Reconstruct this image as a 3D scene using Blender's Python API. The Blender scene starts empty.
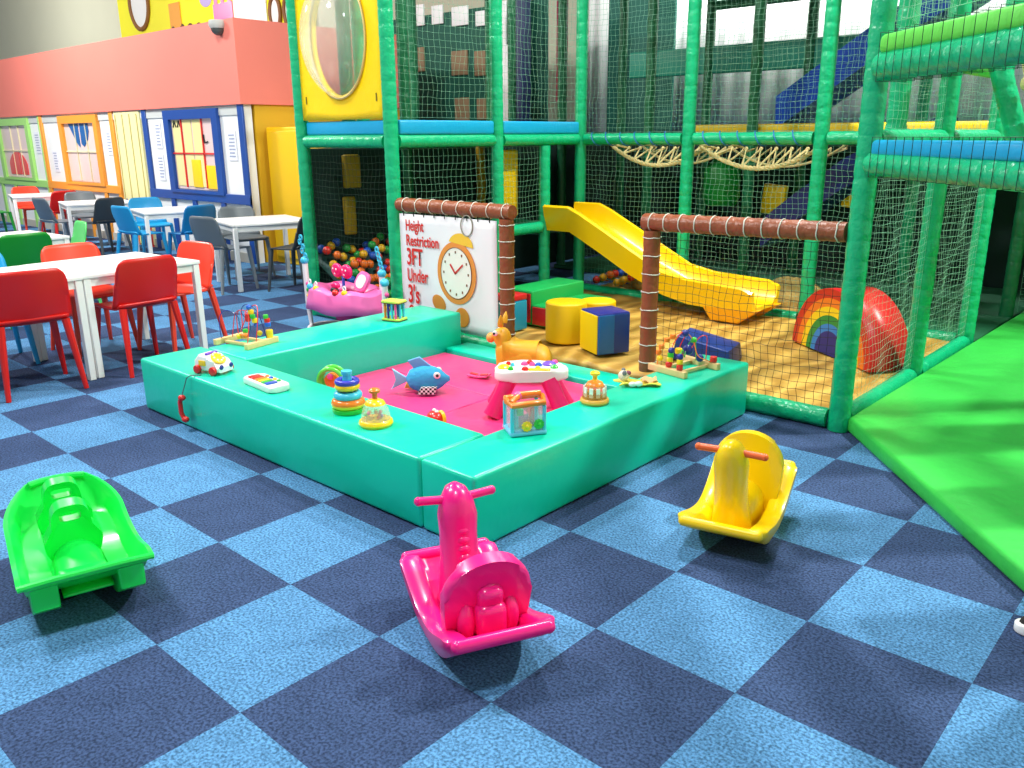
import bpy, bmesh, math, random
from mathutils import Vector, Matrix, Euler
random.seed(11)
PI = math.pi
C = bpy.context.scene.collection

# ------------------------------------------------------------------ materials
def lin(h):
    h = h.lstrip('#'); o = []
    for i in (0, 2, 4):
        c = int(h[i:i+2], 16) / 255
        o.append(c / 12.92 if c <= .04045 else ((c + .055) / 1.055) ** 2.4)
    return (*o, 1)
MATS = {}
def mat(name, hexc, rough=.5, bump=0, bscale=30, coat=0, metal=0, var=0, vscale=4, trans=0, alpha=1, emis=0, sss=0):
    if name in MATS: return MATS[name]
    m = bpy.data.materials.new(name); m.use_nodes = True
    nt = m.node_tree; p = nt.nodes['Principled BSDF']
    p.inputs['Base Color'].default_value = lin(hexc)
    p.inputs['Roughness'].default_value = rough
    p.inputs['Metallic'].default_value = metal
    p.inputs['Coat Weight'].default_value = coat
    p.inputs['Coat Roughness'].default_value = .12
    p.inputs['Transmission Weight'].default_value = trans
    p.inputs['Alpha'].default_value = alpha
    if emis:
        p.inputs['Emission Color'].default_value = lin(hexc); p.inputs['Emission Strength'].default_value = emis
    tc = nt.nodes.new('ShaderNodeTexCoord')
    if bump:
        n = nt.nodes.new('ShaderNodeTexNoise'); n.inputs['Scale'].default_value = bscale; n.inputs['Detail'].default_value = 3
        b = nt.nodes.new('ShaderNodeBump'); b.inputs['Strength'].default_value = bump; b.inputs['Distance'].default_value = .02
        nt.links.new(tc.outputs['Object'], n.inputs['Vector']); nt.links.new(n.outputs['Fac'], b.inputs['Height'])
        nt.links.new(b.outputs['Normal'], p.inputs['Normal'])
    if var:
        n = nt.nodes.new('ShaderNodeTexNoise'); n.inputs['Scale'].default_value = vscale; n.inputs['Detail'].default_value = 4
        mx = nt.nodes.new('ShaderNodeMix'); mx.data_type = 'RGBA'
        c = lin(hexc); mx.inputs[6].default_value = tuple(v * (1 - var) for v in c[:3]) + (1,)
        mx.inputs[7].default_value = tuple(min(1, v * (1 + var)) for v in c[:3]) + (1,)
        nt.links.new(tc.outputs['Object'], n.inputs['Vector']); nt.links.new(n.outputs['Fac'], mx.inputs[0])
        nt.links.new(mx.outputs[2], p.inputs['Base Color'])
    MATS[name] = m
    return m

def carpet_mat():
    m = bpy.data.materials.new('carpet_tiles'); m.use_nodes = True; nt = m.node_tree; N = nt.nodes.new; L = nt.links.new
    p = nt.nodes['Principled BSDF']; p.inputs['Roughness'].default_value = .95; p.inputs['Specular IOR Level'].default_value = .15
    g = N('ShaderNodeNewGeometry'); ck = N('ShaderNodeTexChecker'); ck.inputs['Scale'].default_value = 2
    mp = N('ShaderNodeMapping'); mp.inputs['Location'].default_value = (0, 0, .1)
    L(g.outputs['Position'], mp.inputs['Vector']); L(mp.outputs[0], ck.inputs['Vector'])
    ck.inputs['Color1'].default_value = lin('#37496c'); ck.inputs['Color2'].default_value = lin('#5284b0')
    n1 = N('ShaderNodeTexNoise'); n1.inputs['Scale'].default_value = 110; n1.inputs['Detail'].default_value = 3
    r1 = N('ShaderNodeMapRange'); r1.inputs[1].default_value = .35; r1.inputs[2].default_value = .65; r1.inputs[3].default_value = .5; r1.inputs[4].default_value = 1.5
    n2 = N('ShaderNodeTexNoise'); n2.inputs['Scale'].default_value = 9; n2.inputs['Detail'].default_value = 5
    r2 = N('ShaderNodeMapRange'); r2.inputs[1].default_value = .3; r2.inputs[2].default_value = .7; r2.inputs[3].default_value = .9; r2.inputs[4].default_value = 1.1
    L(g.outputs['Position'], n1.inputs['Vector']); L(g.outputs['Position'], n2.inputs['Vector'])
    L(n1.outputs['Fac'], r1.inputs[0]); L(n2.outputs['Fac'], r2.inputs[0])
    mu = N('ShaderNodeMath'); mu.operation = 'MULTIPLY'; L(r1.outputs[0], mu.inputs[0]); L(r2.outputs[0], mu.inputs[1])
    vm = N('ShaderNodeVectorMath'); vm.operation = 'SCALE'; L(ck.outputs['Color'], vm.inputs[0]); L(mu.outputs[0], vm.inputs['Scale'])
    L(vm.outputs[0], p.inputs['Base Color'])
    b = N('ShaderNodeBump'); b.inputs['Strength'].default_value = .5; b.inputs['Distance'].default_value = .005
    L(n1.outputs['Fac'], b.inputs['Height']); L(b.outputs[0], p.inputs['Normal'])
    return m

def sand_mat():
    m = bpy.data.materials.new('sand_coloured_vinyl'); m.use_nodes = True; nt = m.node_tree; N = nt.nodes.new; L = nt.links.new
    p = nt.nodes['Principled BSDF']; p.inputs['Roughness'].default_value = .5
    g = N('ShaderNodeNewGeometry'); w = N('ShaderNodeTexWave'); w.inputs['Scale'].default_value = 1.6; w.inputs['Distortion'].default_value = 7
    w.inputs['Detail'].default_value = 3; w.inputs['Detail Scale'].default_value = 1.2
    mx = N('ShaderNodeMix'); mx.data_type = 'RGBA'; mx.inputs[6].default_value = lin('#a57c2e'); mx.inputs[7].default_value = lin('#d6ac52')
    L(g.outputs['Position'], w.inputs['Vector']); L(w.outputs['Fac'], mx.inputs[0]); L(mx.outputs[2], p.inputs['Base Color'])
    b = N('ShaderNodeBump'); b.inputs['Strength'].default_value = .5; b.inputs['Distance'].default_value = .04
    L(w.outputs['Fac'], b.inputs['Height']); L(b.outputs[0], p.inputs['Normal'])
    return m

TEAL = mat('teal_vinyl', '#02d2ac', .32, .25, 7)
TEALTOP = TEAL
PINKV = mat('pink_vinyl', '#ea3a80', .4, .3, 6)
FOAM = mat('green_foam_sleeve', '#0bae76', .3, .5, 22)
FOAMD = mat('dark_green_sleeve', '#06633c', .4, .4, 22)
LIMEPAD = mat('lime_vinyl_pad', '#63d24e', .4, .3, 14)
BLUEPAD = mat('sky_blue_vinyl', '#0f9ed0', .35, .2, 12)
BROWN = mat('brown_sleeve', '#8e4a2a', .38, .5, 25)
TIE = mat('tie_white', '#d9d9cf', .5)
GREENMAT = mat('green_mat', '#34bd46', .45, .35, 12, var=.12, vscale=3)
YELV = mat('yellow_vinyl', '#fdd000', .4, .15, 8)
YELP = mat('yellow_plastic', '#ffcf00', .28, coat=.3)
SLIDEY = mat('slide_yellow', '#ffce00', .3, coat=.2)
ROPEC = mat('rope_tan', '#dcc88c', .9, .6, 60)
NETL = mat('net_light', '#7ab898', .7)
NETD = mat('net_dark', '#143a2a', .8)
NETB = mat('net_black', '#1c2018', .8)
WHITE = mat('white_paint', '#eeeeec', .5)
TABW = mat('table_white', '#f2f2ee', .35)
BLACK = mat('black_plastic', '#111318', .4)
DARKT = mat('interior_shade_sheet', '#052b26', .8, var=.3)
NAVY = mat('navy_vinyl', '#123a92', .35, .1, 8)
REDV = mat('red_vinyl', '#d31f28', .35, .1, 8)
WOOD = mat('pale_wood', '#e8c487', .5, var=.12, vscale=20)
CL = dict(red='#e2231c', orange='#f5821f', yellow='#ffd21a', green='#35c03c', blue='#1f5fd0', sky='#45c4e6', purple='#7a4fd0', pink='#f2529a', white='#f5f5f2', navy='#1b2a8c', teal='#1fb5a8')
def plastic(k): return mat('plastic_' + k, CL[k], .3, coat=.25)

# ------------------------------------------------------------------ geometry
def T(loc=(0, 0, 0), rot=(0, 0, 0), sc=(1, 1, 1)):
    return Matrix.LocRotScale(Vector(loc), Euler(rot), Vector(sc))
class G:
    def __init__(s): s.bm = bmesh.new(); s.mi = 0; s.M = Matrix.Identity(4)
    def _tag(s, verts, M):
        fs = set()
        for v in verts:
            for f in v.link_faces: fs.add(f)
        for f in fs: f.material_index = s.mi
        bmesh.ops.transform(s.bm, matrix=s.M @ M, verts=list(verts))
    def box(s, c, d, rot=(0, 0, 0), bev=0, seg=3):
        r = bmesh.ops.create_cube(s.bm, size=1); vs = r['verts']
        bmesh.ops.scale(s.bm, vec=Vector(d), verts=vs)
        if bev:
            es = set(e for v in vs for e in v.link_edges)
            q = bmesh.ops.bevel(s.bm, geom=list(es), offset=bev, segments=seg, affect='EDGES', profile=.5)
            vs = list({v for f in q['faces'] for v in f.verts} | {v for v in vs if v.is_valid})
        s._tag(vs, T(c, rot)); return s
    def cone(s, c, r1, r2, h, n=20, rot=(0, 0, 0), bev=0):
        r = bmesh.ops.create_cone(s.bm, cap_ends=True, segments=n, radius1=r1, radius2=r2, depth=h); vs = r['verts']
        if bev:
            es = [e for e in {e for v in vs for e in v.link_edges} if abs(e.verts[0].co.z - e.verts[1].co.z) < 1e-6]
            q = bmesh.ops.bevel(s.bm, geom=es, offset=bev, segments=3, affect='EDGES', profile=.5)
            vs = list({v for f in q['faces'] for v in f.verts} | {v for v in vs if v.is_valid})
        s._tag(vs, T(c, rot)); return s
    def sph(s, c, r, u=16, v=10, rot=(0, 0, 0)):
        if not hasattr(r, '__len__'): r = (r, r, r)
        q = bmesh.ops.create_uvsphere(s.bm, u_segments=u, v_segments=v, radius=1)
        s._tag(q['verts'], T(c, rot, r)); return s
    def rings(s, rg, cap=True, closed=False):
        R = [[s.bm.verts.new(s.M @ Vector(p)) for p in ring] for ring in rg]; n = len(R[0]); k = len(R)
        for i in range(k if closed else k - 1):
            a, b = R[i], R[(i + 1) % k]
            for j in range(n):
                f = s.bm.faces.new((a[j], a[(j + 1) % n], b[(j + 1) % n], b[j])); f.material_index = s.mi
        if cap and not closed:
            f = s.bm.faces.new(list(reversed(R[0]))); f.material_index = s.mi
            f = s.bm.faces.new(R[-1]); f.material_index = s.mi
        return s
    def tube(s, pts, r, n=8, closed=False, cap=True):
        pts = [Vector(p) for p in pts]; k = len(pts)
        rs = r if hasattr(r, '__len__') else [r] * k
        tang = []
        for i in range(k):
            if closed: t = pts[(i + 1) % k] - pts[i - 1]
            else: t = pts[min(i + 1, k - 1)] - pts[max(i - 1, 0)]
            tang.append(t.normalized() if t.length > 1e-9 else Vector((0, 0, 1)))
        a = Vector((0, 0, 1)) if abs(tang[0].z) < .9 else Vector((1, 0, 0))
        u = tang[0].cross(a).normalized(); rg = []
        for i in range(k):
            u = (u - tang[i] * u.dot(tang[i])).normalized(); v = tang[i].cross(u)
            rg.append([pts[i] + (u * math.cos(2 * PI * j / n) + v * math.sin(2 * PI * j / n)) * rs[i] for j in range(n)])
        return s.rings(rg, cap, closed)
    def lathe(s, prof, n=24, loc=(0, 0, 0), rot=(0, 0, 0)):
        M = T(loc, rot)
        return s.rings([[M @ Vector((max(r, 1e-4) * math.cos(2 * PI * j / n), max(r, 1e-4) * math.sin(2 * PI * j / n), z)) for j in range(n)] for r, z in prof])
    def prism(s, pts, t, M=None, bev=0):
        """outline in local xy, thickness t along local z (centred)"""
        M = M or Matrix.Identity(4)
        a = [s.bm.verts.new((x, y, -t / 2)) for x, y in pts]; b = [s.bm.verts.new((x, y, t / 2)) for x, y in pts]
        n = len(pts); fs = [s.bm.faces.new(list(reversed(a))), s.bm.faces.new(b)]
        for i in range(n): fs.append(s.bm.faces.new((a[i], a[(i + 1) % n], b[(i + 1) % n], b[i])))
        vs = a + b
        if bev:
            es = list(fs[0].edges) + list(fs[1].edges)
            q = bmesh.ops.bevel(s.bm, geom=es, offset=bev, segments=3, affect='EDGES', profile=.5)
            vs = list({v for f in q['faces'] for v in f.verts} | {v for v in vs if v.is_valid})
        s._tag(vs, M); return s
    def surf(s, fn, nu, nv, closeu=False):
        V = [[s.bm.verts.new(s.M @ Vector(fn(i / nu, j / nv))) for j in range(nv + 1)] for i in range(nu + (0 if closeu else 1))]
        k = len(V)
        for i in range(nu):
            for j in range(nv):
                f = s.bm.faces.new((V[i][j], V[(i + 1) % k][j], V[(i + 1) % k][j + 1], V[i][j + 1])); f.material_index = s.mi
        return s
    def build(s, name, mats, parent=None, solid=0, sub=0, ang=40, kind=None, loc=None, off=0):
        bm = s.bm
        bmesh.ops.recalc_face_normals(bm, faces=bm.faces)
        me = bpy.data.meshes.new(name); bm.to_mesh(me); bm.free()
        for m in (mats if isinstance(mats, (list, tuple)) else [mats]): me.materials.append(m)
        for p in me.polygons: p.use_smooth = True
        me.set_sharp_from_angle(angle=math.radians(ang))
        o = bpy.data.objects.new(name, me); C.objects.link(o)
        if solid:
            md = o.modifiers.new('s', 'SOLIDIFY'); md.thickness = solid; md.offset = off
        if sub:
            md = o.modifiers.new('u', 'SUBSURF'); md.levels = sub; md.render_levels = sub
        if parent: o.parent = parent
        if loc: o.location = loc
        if kind: o['kind'] = kind
        return o
def tag(o, label, cat, group=None, kind=None):
    o['label'] = label; o['category'] = cat
    if group: o['group'] = group
    if kind: o['kind'] = kind
    return o
def thing(name, label, cat, loc=(0, 0, 0), rz=0, group=None):
    o = bpy.data.objects.new(name, None); C.objects.link(o); o.empty_display_size = .1
    o.location = loc; o.rotation_euler = (0, 0, rz); tag(o, label, cat, group); return o
def dup(root, loc, rz, label, group=None):
    r = root.copy(); C.objects.link(r); r.location = loc; r.rotation_euler = (0, 0, rz); r['label'] = label
    if group: r['group'] = group
    for ch in list(root.children):
        c = ch.copy(); C.objects.link(c); c.parent = r
        for g in list(ch.children):
            d = g.copy(); C.objects.link(d); d.parent = c
    return r
def rad(d): return math.radians(d)
def arc(cx, cy, r, a0, a1, n, ry=None):
    ry = ry or r
    return [(cx + r * math.cos(a0 + (a1 - a0) * i / n), cy + ry * math.sin(a0 + (a1 - a0) * i / n)) for i in range(n + 1)]
def rrect(w, h, r, n=5):
    o = []
    for (sx, sy, a) in ((1, 1, 0), (-1, 1, 90), (-1, -1, 180), (1, -1, 270)):
        o += arc(sx * (w / 2 - r), sy * (h / 2 - r), r, rad(a), rad(a + 90), n)
    return o
def XZ(loc=(0, 0, 0), rz=0):   # prism plane: local x -> x, local y -> z, thickness along -y
    return T(loc, (0, 0, rz)) @ T((0, 0, 0), (PI / 2, 0, 0))
def struct(o): o['kind'] = 'structure'; return o

# ================================================================== CAMERA
F = [0, 0, 0]
yaw, pitch, roll = rad(132.11612365), rad(-16.45258877), rad(-.4276765)
f = Vector((math.cos(pitch) * math.cos(yaw), math.cos(pitch) * math.sin(yaw), math.sin(pitch)))
r0 = Vector((math.sin(yaw), -math.cos(yaw), 0)); u0 = r0.cross(f)
c_, s_ = math.cos(roll), math.sin(roll)
r1 = c_ * r0 + s_ * u0; u1 = -s_ * r0 + c_ * u0
cam = bpy.data.cameras.new('camera'); co = bpy.data.objects.new('camera', cam); C.objects.link(co)
Mx = Matrix((r1, u1, -f)).transposed().to_4x4(); Mx.translation = Vector((1.91932, -1.47095, 1.55227))
co.matrix_world = Mx; cam.sensor_width = 36; cam.lens = 839.33 * 36 / 1024; cam.clip_end = 100; cam.clip_start = .05
bpy.context.scene.camera = co

# ================================================================== SETTING
g = G(); g.box((-17, 2, -.05), (52, 22, .1)); struct(g.build('floor', carpet_mat()))
g = G(); g.box((-17, -1, 6.65), (52, 28, .1)); struct(g.build('ceiling', mat('ceiling_grey', '#8f9492', .9)))
g = G(); g.box((-18, 10.1, 3.25), (50, .2, 6.7)); struct(g.build('wall_back', mat('wall_beige', '#d9d8bf', .8, var=.05, vscale=1)))
g = G(); g.box((6.1, 4, 3.25), (.2, 22, 6.7)); struct(g.build('wall_right', MATS['wall_beige']))
WY = 4.35
# party-room wall (left): white panels, with a return on x=-7.72
g = G(); g.box((-13.3, WY + .06, .975), (11.1, .12, 1.95)); struct(g.build('wall_left', mat('wall_white', '#e9ebe9', .6, var=.03, vscale=2)))
g = G(); g.box((-13.35, WY + 1.3, 2.435), (11.3, 2.7, .97)); g.box((-13.35, WY + 2.6, 1.0), (11.2, .1, 1.9))
struct(g.build('wall_left_upper', mat('salmon_paint', '#ea7f70', .7, var=.05, vscale=1.5)))
g = G(); g.box((-13.3, WY - .012, .06), (11.1, .02, .12)); struct(g.build('baseboard_left', mat('skirting', '#b9b5a8', .6)))
g = G(); g.box((-13.3, WY - .008, 1.88), (11.1, .014, .1)); struct(g.build('trim_1', mat('grey_trim', '#c6cac6', .6)))
MBLUE = mat('blue_paint', '#0c4596', .45); MOR = mat('orange_paint', '#ef9a2c', .45); MLG = mat('lime_paint', '#9fd873', .45)
def strip(g, x0, x1, z0, z1, d=.03): g.box(((x0 + x1) / 2, WY - d / 2, (z0 + z1) / 2), (x1 - x0, d, z1 - z0), bev=.004, seg=1)
def bay(n, m, x0, x1, lower, name):
    g = G(); strip(g, x0, x0 + .12, 0, 1.95); strip(g, x1 - .12, x1, 0, 1.95) if name != 'green' else strip(g, x1 - .05, x1, 0, 1.95)
    strip(g, x0, x1, .74, .86, .036)
    for x in lower: strip(g, x - .05, x + .05, 0, .75)
    struct(g.build('trim_%d' % n, m))
bay(2, MBLUE, -10.4, -7.72, (-9.75, -9.15, -8.4), 'blue')
bay(3, MOR, -14.25, -11.36, (-13.3, -12.6, -11.95), 'orange')
bay(4, MLG, -18.3, -14.26, (-16.6, -15.9, -15.1), 'green')
def window(n, m, x0, x1, mun, munm, stuff):
    root = bpy.data.objects.new('window_%d' % n, None); C.objects.link(root); root['kind'] = 'structure'
    root.location = ((x0 + x1) / 2, WY, 1.38); w = x1 - x0; h = 1.08
    g = G()
    for sx in (-1, 1): g.box((sx * (w / 2 - .07), -.03, -.04), (.14, .05, h - .16))
    g.box((0, -.03, h / 2 - .06), (w, .05, .12)); g.box((0, -.03, -h / 2 + .02), (w, .05, .04))
    g.build('window_frame', m, root)
    g = G(); g.box((0, -.005, 0), (w - .2, .012, h - .1)); g.build('window_pane', mat('pane_pink', '#e3c9c4', .25, var=.04, vscale=3), root)
    g = G(); g.box((0, -.02, -.02), (w - .26, .02, .02))
    for t in mun: g.box((t * w, -.02, 0), (.018, .02, h - .15))
    g.build('muntin', munm, root)
    for (nm, mm, fn) in stuff:
        g = G(); fn(g); g.build(nm, mm, root)
def pan1(g):
    for x in (-.42, -.14, .12): g.box((x, -.014, -.02), (.22, .008, .86))
def pan2(g): g.box((.02, -.02, -.28), (.24, .01, .36), bev=.003); g.box((.42, -.02, -.32), (.28, .01, .3), bev=.003)
def sketch(g):
    for x0 in (-.5, -.38): g.tube([(x0, -.02, .32), (x0 + .04, -.02, .4), (x0 + .08, -.02, .32)], .012, 5)
    g.tube([(.28, -.02, .22), (.29, -.02, .12), (.38, -.02, .13)], .01, 5)
window(1, MBLUE, -9.72, -8.3, (-.2, .18), plastic('red'), [('panel_decal', mat('cream_panel', '#eedf9b', .5), pan1), ('yellow_decal', YELV, pan2), ('drawn_mark', BLACK, sketch)])
def heart(g):
    g.prism([(-.42, .42)] + [(-.05, .42), (-.05, .05), (-.14, .1), (-.3, .28)], .01, XZ((0, -.016, 0)))
    g.prism([(.02, .42), (.32, .42), (.34, .3), (.26, .16), (.1, .06), (.02, .1)], .01, XZ((0, -.016, 0)))
window(2, MOR, -13.38, -11.88, (-.12, .16), mat('cream_panel2', '#e6dcb4', .5), [('blue_decal', mat('decal_blue', '#125b9c', .5), heart)])
def half(g):
    for a, b in ((-.45, -.22), (-.18, .08), (.12, .42)):
        p = [(a, -.44)] + [(a + (b - a) * i / 6, -.44 + .4 * math.sqrt(max(.05, 1 - ((a + (b - a) * i / 6 + .02) / .5) ** 2))) for i in range(7)] + [(b, -.44)]
        g.prism(p, .01, XZ((0, -.016, 0)))
window(3, MLG, -16.35, -14.75, (-.1, .14), mat('cream_panel2', '', .5), [('red_decal', plastic('red'), half)])
# pencil-painted door between the orange and blue bays
root = bpy.data.objects.new('door_1', None); C.objects.link(root); root['kind'] = 'structure'; root.location = (-10.88, WY, 0)
g = G(); g.box((0, -.015, .98), (.82, .03, 1.9)); g.build('door_panel', mat('door_cream', '#ece3a6', .5), root)
g = G()
for i, x in enumerate((-.36, -.13, .1, .33)): g.box((x, -.035, 1.2), (.015, .012, 1.4))
g.build('panel_groove', mat('groove', '#c9bd7c', .6), root)
for i, (x, k, h) in enumerate(((-.32, 'navy', .62), (-.2, 'red', .58), (-.1, 'orange', .56), (.02, 'green', .5), (.12, 'navy', .6), (.24, 'orange', .56), (.34, 'red', .6))):
    g = G(); g.box((x, -.03, h / 2), (.06, .02, h)); g.lathe([(.03, 0), (.004, .07)], 8, (x, -.03, h)); g.build('painted_pencil', plastic(k), root)
# notices
for i, (x, z, w) in enumerate(((-8.06, 1.46, .2), (-10.0, 1.6, .18), (-10.02, 1.16, .18), (-11.62, 1.5, .18), (-13.8, 1.2, .22), (-14.5, 1.5, .24))):
    g = G(); g.box((x, WY - .006, z), (w, .006, .36)); o = g.build('paper_notice', [mat('paper', '#e6e8ef', .6)])
    g = G()
    for k in range(7): g.box((x + random.uniform(-.01, .01), WY - .011, z + .13 - k * .043), (w * random.uniform(.5, .75), .003, .014))
    t = g.build('printed_lines', mat('print_grey', '#9aa3bd', .6), o)
    tag(o, ['white paper notice between the blue framed window and the corner post', 'upper white paper notice just left of the blue framed window', 'lower white paper notice just left of the blue framed window', 'white paper notice beside the orange framed window, on its right', 'white paper notice left of the orange framed window', 'white paper notice between lime and orange framed windows'][i], 'notice')
# yellow nook right of the corner
g = G(); g.box((-7.78, 5.85, .98), (.1, 2.7, 1.95))
struct(g.build('wall_nook', mat('ochre_paint', '#d6a81c', .6, var=.06)))
g = G(); g.box((-7.1, 4.9, .84), (1.15, .6, 1.68), bev=.02); g.box((-7.1, 4.585, .86), (1.05, .03, 1.55), bev=.01)
cab = g.build('yellow_cabinet', mat('cabinet_yellow', '#f2bf00', .4)); tag(cab, 'tall bright yellow cabinet standing behind the corner of the white wall', 'cabinet')
g = G(); g.tube([(-6.7, 4.55, .8), (-6.7, 4.55, 1.0)], .012, 8); g.build('door_handle', BLACK, cab)
# cctv dome at the soffit corner
t = thing('security_camera', 'small grey dome camera on top corner of salmon bulkhead', 'camera', (-8.0, WY - .08, 2.86))
g = G(); g.lathe([(.0, .05), (.1, .05), (.11, .0), (.09, -.04)], 20); g.build('housing', mat('grey_housing', '#b7b7b2', .4), t)
g = G(); g.sph((0, 0, -.04), (.085, .085, .08)); g.build('lens_dome', mat('smoked', '#4b4f4c', .15), t)
g = G(); g.tube([(0, .03, 0), (0, .1, .03)], .03, 8); g.build('bracket', MATS['grey_housing'], t)
# mural on the back wall
t = thing('wall_mural', 'bright yellow painted banner on the wall above the salmon bulkhead', 'banner', (-16, 9.95, 4.4))
g = G(); g.box((-2.4, 0, .3), (9.0, .04, 3.6)); g.build('banner_sheet', mat('banner_yellow', '#f7ee0a', .6), t)
def feature(nm, m, fn):
    g = G(); fn(g); return g.build(nm, m, t)
feature('white_panel', WHITE, lambda g: g.box((-.3, -.03, .3), (1.35, .03, 3.6)))
feature('pink_castle', plastic('pink'), lambda g: [g.box((-1.45, -.03, -.1), (.85, .03, .6))] + [g.box((-1.75 + .3 * i, -.03, .26), (.14, .03, .12)) for i in range(3)])
feature('orange_tower', mat('mural_orange', '#f0a53a', .6), lambda g: g.box((-3.75, -.03, .05), (.55, .03, .75)))
feature('lilac_shape', mat('pale_lilac', '#b9a6dd', .6), lambda g: g.sph((-2.2, -.03, .4), (.3, .02, .22)))
feature('bump_row', mat('mural_brown', '#5b3a1e', .6), lambda g: [g.sph((-3.9 + .42 * i, -.03, -.2 - .02 * i), (.16, .02, .14)) for i in range(6)])
feature('round_dial', WHITE, lambda g: g.sph((-5.6, -.03, .6), (.5, .02, .62)))
feature('dial_rim', mat('mural_rim', '#8c5a28', .6), lambda g: g.tube([(-5.6 + .52 * math.cos(a * PI / 16), -.04, .6 + .64 * math.sin(a * PI / 16)) for a in range(32)], .06, 6, closed=True))
for i in range(2):
    feature('ring_shape', WHITE, lambda g: g.sph((.7 + .55 * i, -.03, -.22), (.17, .02, .3)))
    feature('ring_shape_rim', MATS['mural_rim'], lambda g: g.tube([(.7 + .55 * i + .2 * math.cos(a * PI / 12), -.04, -.22 + .33 * math.sin(a * PI / 12)) for a in range(24)], .05, 6, closed=True))

# ================================================================== PLAY PEN
def pad(label, x0, x1, y0, y1, z0, z1, m, bev=.018, cat='foam pad', name='foam_block'):
    g = G(); g.box((0, 0, (z1 - z0) / 2), (x1 - x0, y1 - y0, z1 - z0), bev=bev)
    o = g.build(name, m, loc=((x0 + x1) / 2, (y0 + y1) / 2, z0)); return tag(o, label, cat)
pad('long teal vinyl foam block forming the front left side of the pen', -2.92, -.47, .61, 1.0, .004, .315, TEAL)
pad('teal vinyl foam block forming the right side of the pen beside pink rocker', -.465, -.16, .61, 2.84, .004, .315, TEAL)
o = pad('teal vinyl foam block forming the far left side of the pen by the tables', -2.86, -2.42, 1.005, 2.78, .004, .315, TEAL)
pad('low teal foam threshold pad at the back of the pen between brown posts', -2.41, -.47, 2.60, 2.83, .004, .085, TEAL)
ys = (1.005, 1.78, 2.595)
for i, (x0, x1, y0, y1) in enumerate(((-2.415, -1.4, 1.005, 2.02), (-1.395, -.47, 1.005, 2.02), (-2.415, -.47, 2.025, 2.595))):
    pad(['pink vinyl floor mat in the pen, nearest left, under the stacking toys', 'pink vinyl floor mat in the pen, nearest right, under the activity table', 'pink vinyl floor mat at the back of the pen under the golden hopper'][i], x0, x1, y0, y1, .004, .05, PINKV, .012, 'mat', 'floor_mat')

# ================================================================== PLAY FRAME
frame = thing('play_frame', 'tall green padded pipe climbing frame filling the back of the room', 'play frame', (0, 0, 0))
def sleeve(p0, p1, r=.056, m=FOAM, name='post', parent=None, tie=.0, n=12):
    p0, p1 = Vector(p0), Vector(p1); L = (p1 - p0).length; k = max(2, int(L / .1)); pts = []; rs = []
    for i in range(k):
        for (a, q) in ((.03, .965), (.16, 1), (.84, 1), (.97, .965)):
            pts.append(p0.lerp(p1, (i + a) / k)); rs.append(r * q * random.uniform(.985, 1.01))
    g = G(); g.tube(pts, rs, n); o = g.build(name, m, parent or frame, ang=60)
    return o
PX = [-4.5, -3.3, -2.1, -.9, .34]
ZR = 1.52
HT = 3.6
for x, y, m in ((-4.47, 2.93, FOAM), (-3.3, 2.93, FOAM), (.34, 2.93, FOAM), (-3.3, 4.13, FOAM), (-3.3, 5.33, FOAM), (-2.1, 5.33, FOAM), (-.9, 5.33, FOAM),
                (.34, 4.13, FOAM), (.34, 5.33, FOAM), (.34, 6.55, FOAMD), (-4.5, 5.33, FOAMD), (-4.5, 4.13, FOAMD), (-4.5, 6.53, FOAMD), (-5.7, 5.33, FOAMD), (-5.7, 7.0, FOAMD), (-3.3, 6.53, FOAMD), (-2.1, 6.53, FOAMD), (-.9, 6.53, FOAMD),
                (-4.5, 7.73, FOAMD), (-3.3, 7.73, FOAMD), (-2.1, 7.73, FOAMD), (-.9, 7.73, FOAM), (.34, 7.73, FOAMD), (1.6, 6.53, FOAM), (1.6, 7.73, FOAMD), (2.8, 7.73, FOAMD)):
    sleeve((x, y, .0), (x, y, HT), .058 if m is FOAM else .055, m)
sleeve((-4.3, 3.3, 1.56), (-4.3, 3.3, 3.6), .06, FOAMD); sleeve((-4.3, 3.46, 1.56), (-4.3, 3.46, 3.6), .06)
sleeve((-3.3, 4.78, 0), (-3.3, 4.78, ZR - .05), .055)
def rail(a, b, r=.052, m=FOAM): return sleeve(a, b, r, m, 'rail')
e = .058
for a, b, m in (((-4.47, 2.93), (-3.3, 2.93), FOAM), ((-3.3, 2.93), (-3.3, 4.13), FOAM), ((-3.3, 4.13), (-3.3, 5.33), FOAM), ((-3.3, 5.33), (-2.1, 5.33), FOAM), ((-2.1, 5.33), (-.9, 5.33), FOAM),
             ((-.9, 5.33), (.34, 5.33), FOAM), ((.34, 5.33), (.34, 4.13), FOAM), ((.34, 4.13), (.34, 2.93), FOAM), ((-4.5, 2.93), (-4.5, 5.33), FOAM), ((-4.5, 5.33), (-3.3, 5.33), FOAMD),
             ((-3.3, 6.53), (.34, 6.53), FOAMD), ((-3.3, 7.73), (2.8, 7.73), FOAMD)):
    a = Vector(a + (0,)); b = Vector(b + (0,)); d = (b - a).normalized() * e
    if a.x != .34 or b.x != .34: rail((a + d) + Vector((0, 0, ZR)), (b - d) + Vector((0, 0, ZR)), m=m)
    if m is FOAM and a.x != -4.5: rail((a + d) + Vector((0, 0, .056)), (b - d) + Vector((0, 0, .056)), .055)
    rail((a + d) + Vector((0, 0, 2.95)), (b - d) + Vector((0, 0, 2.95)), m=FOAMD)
rail((-3.28, 2.93, .056), (-2.15, 2.93, .056), .055); rail((-.85, 2.93, .056), (.28, 2.93, .056), .055)
# low cross rails near the slide platform
rail((-3.3, 4.19, .72), (-3.3, 4.73, .72)); rail((-4.5, 5.1, .68), (-3.36, 5.1, .68), m=FOAMD)
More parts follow.
